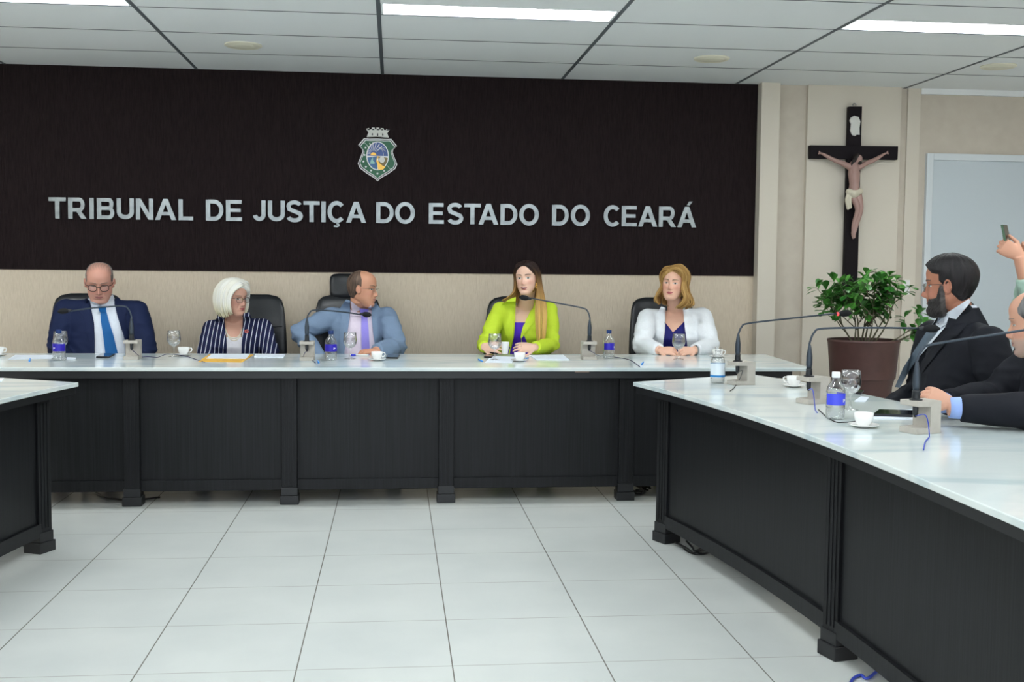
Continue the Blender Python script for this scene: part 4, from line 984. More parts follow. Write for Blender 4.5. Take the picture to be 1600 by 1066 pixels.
def figure(label, pel, nb, yaw, H, sh, el, wr, W=1, D=1, arm=1, belly=0, bust=0, jacket=None, jm=None, notch=None, nyr=(7.2, 7.62), skin=(.6, .33, .25), fem=False, hands=(), vox=.0034, jvox=.0075, trousers=(.01, .01, .014), legs=True, standing=False, neck=None, painter={}, folds=.006, seed=0, joff=.018, fold_scale=9, sleeve_end=1.0):
    root = empty('person', (pel.x, pel.y, 0), label, 'person')
    bm = bmesh.new()
    loft(bm, torso_rings(pel, nb, yaw, W, D, 0, belly, bust))
    nr = neck or (.050 if fem else .058)
    jaw_c = H.w(0, -.022, -.065); hb = H.w(0, -.028, -.02)
    ax = (nb-pel).normalized()
    tube(bm, [nb-ax*.05, nb+ax*.0, nb.lerp(jaw_c, .55), jaw_c, hb], [nr*1.55, nr*1.2, nr*1.0, nr*.98, nr*.9], 28)
    H.add(bm)
    k = (.86 if fem else 1)*arm
    for s_, e_, w_ in zip(sh, el, wr):
        ball(bm, s_, .055*k); ball(bm, e_, .038*k, 2)
        tube(bm, [s_, s_.lerp(e_, .4), e_, e_.lerp(w_, .35), w_, w_+(w_-e_).normalized()*.01], [.055*k, .050*k, .040*k, .040*k, .026*k, .025*k], 20)
        sp = nb-ax*.06; tube(bm, [sp, sp.lerp(s_, .5), s_], [.055, .052, .05*k], 20)
    for h in hands: hand(bm, **h)
    fwd = Matrix.Rotation(yaw, 3, 'Z') @ Vector((0, -1, 0)); lat = Matrix.Rotation(yaw, 3, 'Z') @ Vector((1, 0, 0))
    ft = []
    for sd in (-1, 1):
        hip = pel+lat*sd*.09-Vector((0, 0, .02))
        if standing: kn = hip+Vector((0, 0, -.42))+fwd*.02; an = Vector((kn.x, kn.y, .09))-fwd*.02
        else: kn = hip+fwd*.42+lat*sd*.06; kn.z = .50; an = kn+fwd*-.02; an.z = .10
        ft.append((hip, kn, an))
        if legs: tube(bm, [hip, hip.lerp(kn, .5), kn, kn.lerp(an, .3), an, an-Vector((0, 0, .05))+fwd*.05, an-Vector((0, 0, .06))+fwd*.15], [.075, .065, .05, .052, .036, .035, .028], 16); ball(bm, kn, .052, 2)
    Hz = H
    def keep(c):
        x, f, z = Hz.local(c); r2 = x**2+(f/1.15)**2+(z/1.1)**2; w_ = np.clip((np.sqrt(r2)-.105)/.03, 0, 1)
        for h in hands:
            dd = np.linalg.norm(c-np.array(Vector(h['wr'])+Vector(h['d']).normalized()*.10), axis=1); w_ = w_*np.clip((dd-.10)/.03, .12, 1)
        return w_
    me = remesh(bm, vox, 8, keep)
    skin_paint(me, H, skin, **painter)
    me_body = me
    body = wobj('body', me, SKIN_M, root, smooth=True)
    # trousers and shoes
    tm = cloth('trousers', trousers)
    bm = bmesh.new()
    loft(bm, torso_rings(pel, nb, yaw, W, D, .012, belly*.6, 0, 32, .2))
    for hip, kn, an in ft:
        tube(bm, [hip, hip.lerp(kn, .5), kn, kn.lerp(an, .3), an], [.09, .082, .066, .066, .055], 18); ball(bm, kn, .068, 2); ball(bm, hip, .09, 2)
    wobj('trousers', remesh(bm, .012, 4), tm, root, smooth=True)
    for hip, kn, an in ft:
        bm = bmesh.new(); A = Vector((an.x, an.y, 0)); rg = []
        for t, w_, h_ in ((-.06, .022, .05), (-.05, .034, .075), (-.01, .038, .09), (.05, .042, .075), (.12, .047, .05), (.17, .038, .04), (.195, .018, .03)):
            rg.append([A+fwd*t+lat*w_*cos(2*pi*q/14)+Vector((0, 0, max(.004, h_/2+.004+h_/2*sin(2*pi*q/14)))) for q in range(14)])
        loft(bm, rg); wobj('shoe', bm, M['blackplastic'], root, smooth=True)
    jo = None; bvs = [bvh_of(me_body)]
    if jacket:
        bm = bmesh.new(); loft(bm, torso_rings(pel, nb, yaw, W, D, joff, belly, bust, 40, .97))
        for s_, e_, w_ in zip(sh, el, wr):
            ww = e_.lerp(w_, sleeve_end)
            tube(bm, [s_, s_.lerp(e_, .4), e_, e_.lerp(ww, .4), ww], [.062*k, .066*k, .056*k, .055*k, .041*k], 24); ball(bm, s_+Vector((0, 0, -.004)), .064*k); ball(bm, e_, .056*k, 2)
            sp = nb-ax*.055; tube(bm, [sp, sp.lerp(s_, .5), s_], [.068, .062, .058*k], 20)
        me = remesh(bm, jvox, 4)
        c = getco(me); nrm = np.empty(len(me.vertices)*3); me.vertex_normals.foreach_get('vector', nrm); nrm = nrm.reshape(-1, 3)
        for q in range(len(c)):
            p = Vector(c[q]); dm = min(((p-e_).length for e_ in el)); a = folds*(.35+1.1*exp(-(dm/.11)**2))
            v = noise.noise(Vector((p.x*fold_scale+seed, p.y*fold_scale, p.z*fold_scale*1.9+p.x*4)))
            c[q] = p+Vector(nrm[q])*(a*(1-abs(v)*3.2))
        setco(me, c)
        if notch:
            cu = bmesh.new(); A = [cu.verts.new(P(x, y, nyr[0])) for x, y in notch]; B = [cu.verts.new(P(x, y, nyr[1])) for x, y in notch]; n = len(A)
            cu.faces.new(A); cu.faces.new(B[::-1])
            for i in range(n): cu.faces.new((A[i], B[i], B[(i+1) % n], A[(i+1) % n]))
            bmesh.ops.recalc_face_normals(cu, faces=cu.faces); cm = bpy.data.meshes.new('c'); cu.to_mesh(cm); cu.free()
            co_ = bpy.data.objects.new('c', cm); COL.objects.link(co_); jo_ = bpy.data.objects.new('j', me); COL.objects.link(jo_)
            md = jo_.modifiers.new('b', 'BOOLEAN'); md.operation = 'DIFFERENCE'; md.solver = 'EXACT'; md.object = co_
            me2 = bpy.data.meshes.new_from_object(jo_.evaluated_get(DG())); bpy.data.objects.remove(jo_); bpy.data.objects.remove(co_)
            if len(me2.vertices) > 500: me = me2
        bvs.append(bvh_of(me))
        jo = wobj(jacket, me, jm, root, smooth=True)
    return dict(root=root, body=body, bme=me_body, jacket=jo, bv=bvs, H=H, pel=pel, nb=nb, yaw=yaw, W=W, D=D, belly=belly, bust=bust)
def patch(fg, name, left, right, m_, out=.003, thick=.003, n=24, k=8, par=None, bv=None):
    bm = drape(bv or fg['bv'], left, right, n, k, out, thick, 7.30 if fg['pel'].y > 6.5 else 0); o = wobj(name, bm, m_, par or fg['root'], smooth=True, angle=60); return o
def shirt(fg, m_, off=.008, collar=True, nr=.058):
    bm = bmesh.new(); loft(bm, torso_rings(fg['pel'], fg['nb'], fg['yaw'], fg['W'], fg['D'], off, fg['belly'], fg['bust'], 48, 1.0))
    me = remesh(bm, .006, 4); fg['bv'].append(bvh_of(me)); s_ = wobj('shirt', me, m_, fg['root'], smooth=True)
    return s_
def collar_band(fg, m_, top, base, r0, r1, par, name='collar', tilt=0, gap=0, z0=0):
    """shirt collar: band around the neck, base and top are ring centres"""
    bm = bmesh.new(); ax = (top-base).normalized(); R = Matrix.Rotation(fg['yaw'], 3, 'Z'); f = R @ Vector((0, -1, 0)); l = R @ Vector((1, 0, 0))
    n = 40; rg = []
    for c, r in ((base, r0), (top, r1), (top, r1+.004), (base-ax*.012, r0+.012)):
        ring = []
        for k in range(n+1):
            a = radians(gap/2)+(2*pi-radians(gap))*k/n; d = f*cos(a)+l*sin(a); ring.append(c+d*r*(1+.06*cos(a))-f*0+Vector((0, 0, -tilt*cos(a))))
        rg.append(ring)
    loft(bm, rg, False, False); bmesh.ops.remove_doubles(bm, verts=bm.verts, dist=1e-5)
    return wobj(name, bm, m_, par, smooth=True, angle=50)
def X3(s_, y, z=0): return P(s_[0], s_[1], y)

# ---- man in the navy suit, looking down
lb = lambda x: x
navy = cloth('navy_suit', srgb(20, 32, 66), .75, .2, 90)
whiteshirt = cloth('white_shirt', srgb(222, 228, 238), .7, .12, 60)
def grey_hair(base, tip): return lambda x, y, z, nn: tuple(np.clip(np.array(base)+(np.array(tip)-np.array(base))*(.5+.7*nn), 0, 1))
H1 = Head(P(155.5, 441, 7.44), 10, 20, 0, 1.06, fat=1.0, jaw=1.06, nose=1.1, fold=1.6)
nb = P(159, 468, 7.56); pel = Vector((nb.x-.02, 7.60, .56))
f1 = figure('man in navy suit with bright blue tie looking down, at the far left', pel, nb, 0, H1, [P(103, 484, 7.55), P(214, 486, 7.55)], [P(90, 545, 7.45), P(229, 547, 7.45)], [P(128, 600, 7.24), P(188, 602, 7.24)], W=1.18, D=1.1, arm=1.16, belly=.05,
            jacket='suit_jacket', jm=navy, notch=[(139, 470), (178, 470), (183, 492), (189, 512), (196, 532), (198, 600), (147, 600), (147.5, 530), (143, 492)], skin=srgb(205, 150, 132), seed=3, trousers=srgb(20, 30, 60),
            painter=dict(red=.5, stubble=((.40, .27, .24), .18), extra=lambda x, f, z, mx: mx(srgb(128, 108, 102), (.42+.18*np.sin(x*420+np.sin(f*70)*2))*np.clip((z-.062)/.03, 0, 1)*np.clip((.06-f)/.03, 0, 1))), hands=[dict(wr=P(128, 600, 7.24), d=(.7, -.4, 0), nrm=(0, .3, 1), thumb=1), dict(wr=P(188, 602, 7.24), d=(-.7, -.4, 0), nrm=(0, .3, 1), thumb=-1)])
s1 = shirt(f1, whiteshirt)
r = f1['root']; face_parts(H1, f1['bme'], r, opened=.3, brow=(.22, .16, .13), lips=(.42, .16, .15), brow_w=1.0)
hair_cap(H1, 'hair', r, lambda X, Y, Z_: np.minimum(np.minimum(.036-Y+np.clip(-Z_, 0, 1)*.1-np.clip(Z_-.055, 0, 1)*1.7, Z_+.072-np.clip(Y+.048, 0, 1)*1.15), .06), .0045, grey_hair(srgb(70, 62, 60), srgb(150, 142, 138)), .0012, streak=(60, 2), seed=2)
0 and hair_cap(H1, 'thin_top_hair', r, lambda X, Y, Z_: np.minimum(.016-np.abs(X-.008)+.0*Y, Z_-.070), .0022, grey_hair(srgb(96, 80, 74), srgb(170, 150, 142)), .0008, streak=(90, 2), seed=5)
glasses(H1, r, (.012, .010, .010), .0019, .0235, .0195, sq=.75)
nbt = f1['nb']; collar_band(f1, whiteshirt, nbt+Vector((0, -.006, .030)), nbt-Vector((0, .0, .012)), .078, .068, s1, tilt=.012)
patch(f1, 'collar_flap', [(141, 470), (145, 480), (151, 491)], [(158, 477), (158, 479), (153, 491)], whiteshirt, .006, par=s1); patch(f1, 'collar_flap', [(162, 478), (162, 480), (168, 491)], [(177, 469), (178, 480), (171, 491)], whiteshirt, .006, par=s1)
tie1 = cloth('blue_tie', srgb(14, 92, 156), .5, .1, 150)
t = patch(f1, 'tie', [(156.5, 486), (157.5, 502), (160.5, 520), (165, 556)], [(166, 486), (170, 502), (177.5, 525), (185, 556)], tie1, .010, .006)
patch(f1, 'tie_knot', [(153, 479), (156, 488)], [(166, 479.5), (166, 488)], tie1, .015, .008, par=t)
patch(f1, 'lapel', [(134, 466), (127, 482), (124, 489), (130, 492), (136, 520), (146, 556)], [(140.5, 470), (143, 485), (145, 495), (147, 505), (148, 530), (148, 556)], navy, .008, .006, par=f1['jacket'])
patch(f1, 'lapel', [(178.5, 468), (182, 484), (186, 496), (191, 515), (195, 532), (197, 556)], [(185, 464), (194, 480), (199, 487), (195, 492), (199, 520), (203, 556)], navy, .008, .006, par=f1['jacket'])

# ---- white haired woman looking to the right
def pin_mat():
    m = cloth('navy_pinstripe', srgb(20, 26, 62), .75, .15, 90); b = BS(m); src = b.inputs['Base Color'].links[0].from_socket
    tc = N(m, 'ShaderNodeTexCoord'); sp = N(m, 'ShaderNodeSeparateXYZ'); L(m, tc.outputs['Object'], sp.inputs[0])
    nz = N(m, 'ShaderNodeMath', operation='MULTIPLY'); L(m, sp.outputs[2], nz.inputs[0]); nz.inputs[1].default_value = .06
    ab = N(m, 'ShaderNodeMath', operation='ABSOLUTE'); L(m, sp.outputs[0], ab.inputs[0])
    ad = N(m, 'ShaderNodeMath', operation='MULTIPLY_ADD'); L(m, sp.outputs[2], ad.inputs[0]); ad.inputs[1].default_value = .12; L(m, ab.outputs[0], ad.inputs[2])
    mu = N(m, 'ShaderNodeMath', operation='MULTIPLY'); L(m, ad.outputs[0], mu.inputs[0]); mu.inputs[1].default_value = 36
    fr = N(m, 'ShaderNodeMath', operation='FRACT'); L(m, mu.outputs[0], fr.inputs[0]); lt = N(m, 'ShaderNodeMath', operation='LESS_THAN'); L(m, fr.outputs[0], lt.inputs[0]); lt.inputs[1].default_value = .17
    mx = N(m, 'ShaderNodeMixRGB'); L(m, lt.outputs[0], mx.inputs[0]); L(m, src, mx.inputs[1]); mx.inputs[2].default_value = (*srgb(205, 208, 222), 1); L(m, mx.outputs[0], b.inputs['Base Color']); return m
pins = pin_mat()
H2 = Head(P(366, 466, 7.44), 50, 4, 0, .95, fat=.6, jaw=.98, nose=1.0, fold=1.6)
nb = P(366, 500, 7.55); pel = Vector((nb.x, 7.60, .50))
f2 = figure('white haired woman in navy pinstripe jacket looking right', pel, nb, 0, H2, [P(331, 513, 7.55), P(411, 511, 7.55)], [P(321, 556, 7.45), P(424, 556, 7.45)], [P(345, 590, 7.24), P(398, 590, 7.24)], W=1.08, D=1.0, arm=1.1, belly=.02, bust=.02, fem=True,
            jacket='pinstripe_jacket', jm=pins, notch=[(351, 490), (380, 490), (379, 515), (377.5, 533), (377, 600), (354.5, 600), (354, 530), (351, 512)], skin=srgb(208, 160, 140), seed=9, trousers=srgb(20, 26, 60),
            hands=[dict(wr=P(345, 590, 7.24), d=(.7, -.4, 0), nrm=(0, .3, 1), thumb=1), dict(wr=P(398, 590, 7.24), d=(-.7, -.4, 0), nrm=(0, .3, 1), thumb=-1)])
r = f2['root']; face_parts(H2, f2['bme'], r, opened=.75, brow=(.25, .18, .13), lips=(.42, .10, .10))
lace = cloth('white_lace', srgb(214, 212, 218), .8, .6, 60)
patch(f2, 'lace_top', [(350, 527), (353, 545), (353, 562)], [(381, 527), (379, 545), (379, 562)], lace, .005, .006)
for nm, pts in (('pearl_necklace', [(352, 514), (354, 520), (358, 526), (364, 528.5), (371, 527), (376, 521), (378.5, 513)]), ('pearl_necklace', [(354, 521), (358, 528), (364, 532), (371, 530.5), (376, 525)])):
    pp = []
    q = [(p.x, p.y) for p in smooth_path([(a, b, 0) for a, b in pts], 4)]
    bm = bmesh.new()
    for x, y in q:
        d = ray(x, y); h = f2['bv'][0].ray_cast(CAM, d)
        if h[0] is None: continue
        ball(bm, h[0]-d.normalized()*.006, .0048, 2); pp.append(h[0]-d.normalized()*.006)
    tube(bm, pp, .002, 6); wobj(nm, bm, mat('pearl', srgb(226, 216, 196), .2), r, smooth=True)
patch(f2, 'lapel', [(343, 489), (336, 502), (334, 512), (340, 517), (346, 535), (353.5, 556)], [(350.5, 489), (351, 505), (352, 520), (353.5, 530), (354.5, 540), (355, 556)], pins, .008, .006, par=f2['jacket'])
patch(f2, 'lapel', [(380, 490), (380, 505), (379.5, 520), (378, 530), (377.5, 545), (377, 556)], [(389, 488), (396, 504), (397, 513), (391, 517), (386, 535), (379, 556)], pins, .008, .006, par=f2['jacket'])
d = ray(385.5, 518); h = f2['bv'][1].ray_cast(CAM, d)[0] or P(385.5, 518, 7.4)
bm = bmesh.new()
for k in range(5): ball(bm, h+Vector((.009*cos(k*1.257), -.012, .009*sin(k*1.257))), (.0065, .004, .0065), 2)
br = wobj('brooch', bm, mat('brooch_coral', srgb(196, 100, 98), .3), r, smooth=True)
bm = bmesh.new(); tube(bm, [h+Vector((0, -.012, -.008)), h+Vector((-.004, -.012, -.022)), h+Vector((-.006, -.010, -.034))], [.003, .004, .002], 8); o = obj('brooch_stem', bm, M['gold'], br, True)
def wcol(p, t, tone):
    w_ = np.array(srgb(232, 230, 220)); y = np.array(srgb(222, 208, 150)); k = np.clip((-p.z-.02)/.12, 0, 1)*.75+.12*tone; return tuple(np.clip(w_*(1-k)+y*k, 0, 1))
hair_cap(H2, 'hair', r, lambda X, Y, Z_: np.minimum(np.maximum(Z_-(.074-10*(X+.01)**2), .020-Y), Z_+.10), lambda X, Y, Z_: .012+.012*np.clip((Z_+.1)/.15, 0, 1), lambda x, y, z, nn: wcol(Vector((x, y, z)), 0, nn), .002, seed=7)
pt = (.015, .050, .118)
g2 = [[(.020, .075, .098), (-.035, .098, .092), (-.074, .078, .055), (-.088, .062, .0), (-.090, .066, -.055), (-.076, .072, -.100)],
      [(.015, .055, .118), (-.045, .055, .118), (-.092, .040, .065), (-.106, .030, .0), (-.104, .035, -.065), (-.085, .045, -.118)],
      [(.010, .02, .130), (-.050, .0, .125), (-.100, -.02, .065), (-.112, -.02, -.01), (-.106, -.01, -.075), (-.085, .005, -.130)],
      [(.008, -.02, .132), (-.040, -.06, .118), (-.075, -.095, .060), (-.085, -.10, -.01), (-.080, -.085, -.08), (-.062, -.06, -.128)],
      [(.005, -.03, .132), (.0, -.09, .112), (.0, -.132, .055), (.0, -.135, -.01), (.0, -.11, -.085), (.0, -.08, -.128)],
      [(.012, -.02, .132), (.045, -.06, .118), (.075, -.095, .060), (.085, -.10, -.01), (.080, -.085, -.08), (.062, -.06, -.128)],
      [(.020, .02, .130), (.060, .0, .122), (.098, -.02, .065), (.108, -.02, -.01), (.102, -.01, -.075), (.082, .005, -.120)],
      [(.022, .060, .115), (.055, .062, .108), (.085, .040, .062), (.096, .028, .005), (.094, .025, -.060), (.078, .030, -.108)]]
strands(H2, 'hair_locks', r, g2, 13, .0125, .005, wcol, 4)
glasses(H2, r, srgb(70, 52, 50), .0014, .024, .0175, sq=.7)

# ---- man in the light blue suit, head turned right
blue = cloth('light_blue_suit', srgb(120, 140, 166), .8, .2, 90); pink = cloth('pale_pink_shirt', srgb(226, 212, 226), .7, .1, 60); lil = cloth('lilac_tie', srgb(152, 140, 226), .5, .08, 100)
H3 = Head(P(567, 451.5, 7.44), 71, 3, 0, 1.0, nose=1.0, brow=1.3, fold=1.4, jaw=1.03)
nb = P(561, 484, 7.57); pel = Vector((nb.x+.03, 7.62, .54))
f3 = figure('balding man in light blue suit with lilac tie looking right', pel, nb, radians(8), H3, [P(519, 496, 7.55), P(604, 495, 7.55)], [P(468, 520, 7.50), P(620, 542, 7.33)], [P(503, 566, 7.33), P(588, 548.5, 7.08)], W=1.12, D=1.05, arm=1.12, belly=.04,
            jacket='suit_jacket', jm=blue, notch=[(547, 468), (580, 474), (581, 500), (583, 520), (586, 540), (589, 548), (592, 600), (537, 600), (538, 550), (542.6, 524), (546, 497)], skin=srgb(206, 150, 122), seed=14, trousers=srgb(90, 115, 150), folds=.008,
            painter=dict(red=.3), hands=[dict(wr=P(588, 548.5, 7.08), d=(-1, -.25, -.05), nrm=(0, .25, -1), thumb=1, curl=.55, L_=.95), dict(wr=P(503, 566, 7.33), d=(.6, .1, -.5), nrm=(0, 1, 0), thumb=1)])
s3 = shirt(f3, pink); r = f3['root']; face_parts(H3, f3['bme'], r, opened=.7, brow=(.10, .07, .05), lips=(.42, .18, .16), brow_w=1.2)
hair_cap(H3, 'hair', r, lambda X, Y, Z_: np.minimum(np.minimum(.016-Y+np.clip(-Z_, 0, 1)*.15-np.clip(Z_-.06, 0, 1)*.5, Z_+.072-np.clip(Y+.048, 0, 1)*1.15), .06), .006, grey_hair(srgb(52, 40, 34), srgb(120, 98, 84)), .0015, streak=(60, 2), seed=12)
glasses(H3, r, srgb(120, 100, 80), .0010, .0225, .016, rim='half', sq=.6)
collar_band(f3, pink, nb+Vector((0, -.004, .028)), nb-Vector((0, 0, .012)), .078, .066, s3, tilt=.014)
patch(f3, 'collar_flap', [(547.5, 470), (549, 480), (551, 490)], [(560, 480), (565, 483), (553, 490)], pink, .007, par=s3); patch(f3, 'collar_flap', [(576, 480), (577, 484), (579, 489)], [(580, 477), (580.5, 482), (581, 488)], pink, .007, par=s3)
t = patch(f3, 'tie', [(564.5, 494), (564.5, 515), (565, 556)], [(574, 494), (576, 515), (578, 550)], lil, .010, .006)
patch(f3, 'tie_knot', [(561.5, 482), (565, 496)], [(576, 483), (574, 496)], lil, .016, .008, par=t)
patch(f3, 'lapel', [(541, 468), (532, 480), (529.5, 487), (534, 492), (531, 520), (532, 556)], [(547.5, 470), (547, 485), (546.5, 497), (544, 512), (541, 530), (537.5, 553)], blue, .008, .006, par=f3['jacket'])
patch(f3, 'lapel', [(580.5, 480), (581, 495), (582, 506), (584, 525), (586, 538), (588, 545)], [(588, 473), (597, 486), (599, 492), (595, 496), (598, 520), (596, 543)], blue, .008, .006, par=f3['jacket'])

# ---- woman in lime green
lime = cloth('lime_green_fabric', srgb(196, 220, 58), .7, .12, 90); purple = cloth('purple_top', srgb(74, 38, 178), .6, .08, 90)
H4 = Head(P(823, 435, 7.42), -23, 0, -3, .95, jaw=.98, nose=.9, lip=1.3, fold=.3, brow=.6)
nb = P(822, 481, 7.56); pel = Vector((nb.x-.01, 7.62, .54))
wl4, wr4 = P(757, 542, 7.10), P(834, 543, 7.05)
f4 = figure('woman in lime green blazer with long ombre hair speaking into microphone', pel, nb, radians(-6), H4, [P(782, 484, 7.55), P(858, 484, 7.55)], [P(758, 538, 7.38), P(862, 540, 7.36)], [wl4, wr4], W=.98, D=.95, arm=1.06, bust=.025, fem=True,
            jacket='blazer', jm=lime, notch=[(805.6, 458), (836, 458), (834, 475), (826, 492), (818, 508), (813.5, 522), (815, 540), (828, 600), (788, 600), (798, 545), (803, 525), (804.6, 504)], skin=srgb(230, 188, 166), seed=21, sleeve_end=.93, trousers=srgb(150, 180, 30),
            painter=dict(red=.3, cheek=srgb(214, 120, 110)), hands=[dict(wr=wl4, d=(.8, -.7, .05), nrm=(.5, .6, -.35), thumb=-1, curl=.45, L_=.92), dict(wr=wr4, d=(-1, -.25, .02), nrm=(-.25, .75, -.5), thumb=1, curl=.35, L_=.92)])
r = f4['root']; face_parts(H4, f4['bme'], r, iris=(.05, .035, .02), brow_w=1.35, brow=(.07, .04, .025), lips=(.56, .20, .19), mouth_open=.9, browh=.001, opened=1.1)
patch(f4, 'purple_top', [(802, 504), (801, 525), (790, 562)], [(824, 504), (818, 522), (834, 562)], purple, .004, .006)
patch(f4, 'lapel', [(795, 468), (783, 477), (779, 484), (783, 497), (789, 518), (797, 543)], [(806, 464), (805.5, 480), (805, 497), (804.5, 510), (803, 527), (799, 545)], lime, .009, .007, par=f4['jacket'])
patch(f4, 'lapel', [(836, 466), (834, 478), (829, 490), (822, 502), (816, 514), (813, 528)], [(843, 466), (846, 480), (844, 493), (836, 502), (826, 514), (815, 529)], lime, .009, .007, par=f4['jacket'])
def omb(p, t, tone):
    a, b, c = np.array(srgb(42, 26, 22)), np.array(srgb(150, 112, 62)), np.array(srgb(206, 168, 96)); z = p.z+.025*tone
    k = np.clip((.06-z)/.15, 0, 1); k2 = np.clip((-.09-z)/.16, 0, 1); col = a*(1-k)+b*k; col = col*(1-k2)+c*k2; return tuple(col*(1+.18*tone))
hair_cap(H4, 'hair', r, lambda X, Y, Z_: np.minimum(np.maximum(Z_-(.086-14*X**2), .020-Y), Z_+.10), .008, lambda x, y, z, nn: omb(Vector((x, y, z)), 0, nn*.8), .001, seed=17)
g4 = [[(.004, .076, .094), (.044, .074, .080), (.072, .045, .042), (.080, .024, -.010), (.078, .020, -.09), (.074, .060, -.19), (.082, .095, -.31), (.100, .13, -.475)],
      [(.004, .060, .108), (.050, .058, .096), (.080, .028, .045), (.088, .012, -.01), (.098, .022, -.10), (.114, .058, -.20), (.124, .095, -.32), (.122, .13, -.50)],
      [(.004, .02, .122), (.055, .015, .107), (.088, .0, .045), (.096, -.01, -.01), (.114, .0, -.10), (.140, .045, -.21), (.150, .09, -.32), (.136, .12, -.49)],
      [(.004, -.02, .122), (.050, -.04, .105), (.076, -.060, .045), (.084, -.065, -.01), (.095, -.04, -.10), (.12, .0, -.20), (.13, .05, -.28), (.115, .09, -.38)]]
strands(H4, 'front_locks', r, g4, 14, .0072, .004, omb, 8, flat=.6, wave=.003)
g4b = [[(.004, -.02, .122), (.050, -.05, .105), (.072, -.080, .045), (.078, -.09, -.02), (.085, -.10, -.10), (.09, -.13, -.19), (.09, -.15, -.26)],
       [(.0, -.03, .122), (.0, -.08, .105), (.0, -.115, .045), (.0, -.118, -.02), (.0, -.12, -.10), (.0, -.145, -.19), (.0, -.16, -.26)],
       [(-.004, -.02, .122), (-.050, -.05, .105), (-.072, -.080, .045), (-.078, -.09, -.02), (-.085, -.10, -.10), (-.09, -.13, -.19), (-.09, -.15, -.26)],
       [(-.004, .01, .122), (-.055, .0, .105), (-.082, -.03, .045), (-.086, -.03, -.02), (-.092, -.03, -.09), (-.118, -.03, -.145), (-.165, -.03, -.185)],
       [(-.004, .045, .115), (-.052, .045, .100), (-.080, .015, .045), (-.084, .005, -.02), (-.090, .01, -.08), (-.118, .02, -.130), (-.175, .03, -.152)],
       [(-.003, .074, .094), (-.042, .078, .080), (-.072, .045, .045), (-.079, .018, -.01), (-.083, .014, -.06), (-.104, .026, -.105), (-.165, .045, -.145)]]
strands(H4, 'back_locks', r, g4b, 11, .0085, .004, omb, 11, flat=.6)
bm = bmesh.new(); e0 = H4.w(.079, .012, -.043)
for dz_, rr_ in ((0, .009), (-.017, .011)): tube(bm, [e0+Vector((rr_*cos(a), -.008+.004*sin(a), dz_+rr_*sin(a))) for a in np.linspace(0, 2*pi, 17)], .0035, 8)
wobj('gold_earring', bm, M['gold'], r, smooth=True)
bm = bmesh.new(); lathe(bm, [(.018, 0), (.019, .002), (.026, .072), (.0265, .074), (.025, .073), (.0175, .003)], 28)
tp = empty('paper_cup', P(789, 552, 7.03)+Vector((0, 0, .003)), 'small white paper cup held by the woman in lime green', 'cup'); tp.location.z = TT+.012
obj('cup_wall', bm, M['white'], tp, True)

# ---- blonde woman in white
whitej = cloth('white_blazer', srgb(232, 236, 240), .7, .12, 90); navyt = cloth('navy_top', srgb(26, 26, 104), .6, .08, 90)
H5 = Head(P(1052, 443.5, 7.42), -28, -3, 3, .96, fat=.5, jaw=.98, nose=.95, lip=1.2, fold=.8, brow=.6)
nb = P(1056, 486, 7.56); pel = Vector((nb.x, 7.62, .54))
wl5, wr5 = P(1031, 547.5, 7.10), P(1085, 547.5, 7.08)
f5 = figure('blonde woman in white blazer over navy top, hands folded on table', pel, nb, radians(-4), H5, [P(1012, 497, 7.55), P(1097, 495, 7.55)], [P(1003, 541, 7.34), P(1110, 542, 7.34)], [wl5, wr5], W=1.12, D=1.05, arm=1.26, belly=.03, bust=.04, fem=True,
            jacket='blazer', jm=whitej, notch=[(1040, 476), (1068, 478), (1068.5, 500), (1071, 520), (1074, 540), (1074, 600), (1036, 600), (1036, 541), (1039, 512)], skin=srgb(230, 182, 158), seed=31, sleeve_end=.95, trousers=srgb(200, 205, 210),
            painter=dict(red=.35, cheek=srgb(214, 120, 108)), hands=[dict(wr=wl5, d=(1, -.35, -.02), nrm=(.1, .6, -.7), thumb=-1, curl=.62, L_=.92), dict(wr=wr5, d=(-1, -.30, -.02), nrm=(-.1, .6, -.7), thumb=1, curl=.75, L_=.92)])
r = f5['root']; face_parts(H5, f5['bme'], r, iris=(.05, .03, .02), brow_w=1.35, brow=(.10, .055, .03), lips=(.52, .13, .14), opened=.95)
patch(f5, 'navy_top', [(1038.5, 503), (1039, 520), (1034, 545), (1034, 562)], [(1041, 506), (1051.5, 519.5), (1053, 545), (1054, 562)], navyt, .004, .006); patch(f5, 'navy_top', [(1065, 507), (1051.5, 519.5), (1052.5, 545), (1053, 562)], [(1070, 501), (1072, 520), (1076, 545), (1076, 562)], navyt, .004, .006)
patch(f5, 'lapel', [(1033, 479), (1025, 492), (1023, 505), (1026, 525), (1033, 543)], [(1040, 481), (1039.8, 495), (1039.5, 510), (1038, 525), (1035.5, 542)], whitej, .009, .007, par=f5['jacket'])
patch(f5, 'lapel', [(1067, 482), (1068.5, 495), (1070, 510), (1072, 525), (1074, 542)], [(1075, 480), (1082, 493), (1084, 508), (1082, 525), (1078, 541)], whitej, .009, .007, par=f5['jacket'])
def blo(p, t, tone):
    a, b = np.array(srgb(140, 102, 52)), np.array(srgb(196, 158, 96)); k = .45+.45*tone; return tuple(np.clip(a*(1-k)+b*k, 0, 1))
hair_cap(H5, 'hair', r, lambda X, Y, Z_: np.minimum(np.maximum(Z_-(.080-13*(X-.01)**2), .022-Y), Z_+.10), .012, lambda x, y, z, nn: blo(None, 0, nn), .0015, seed=27)
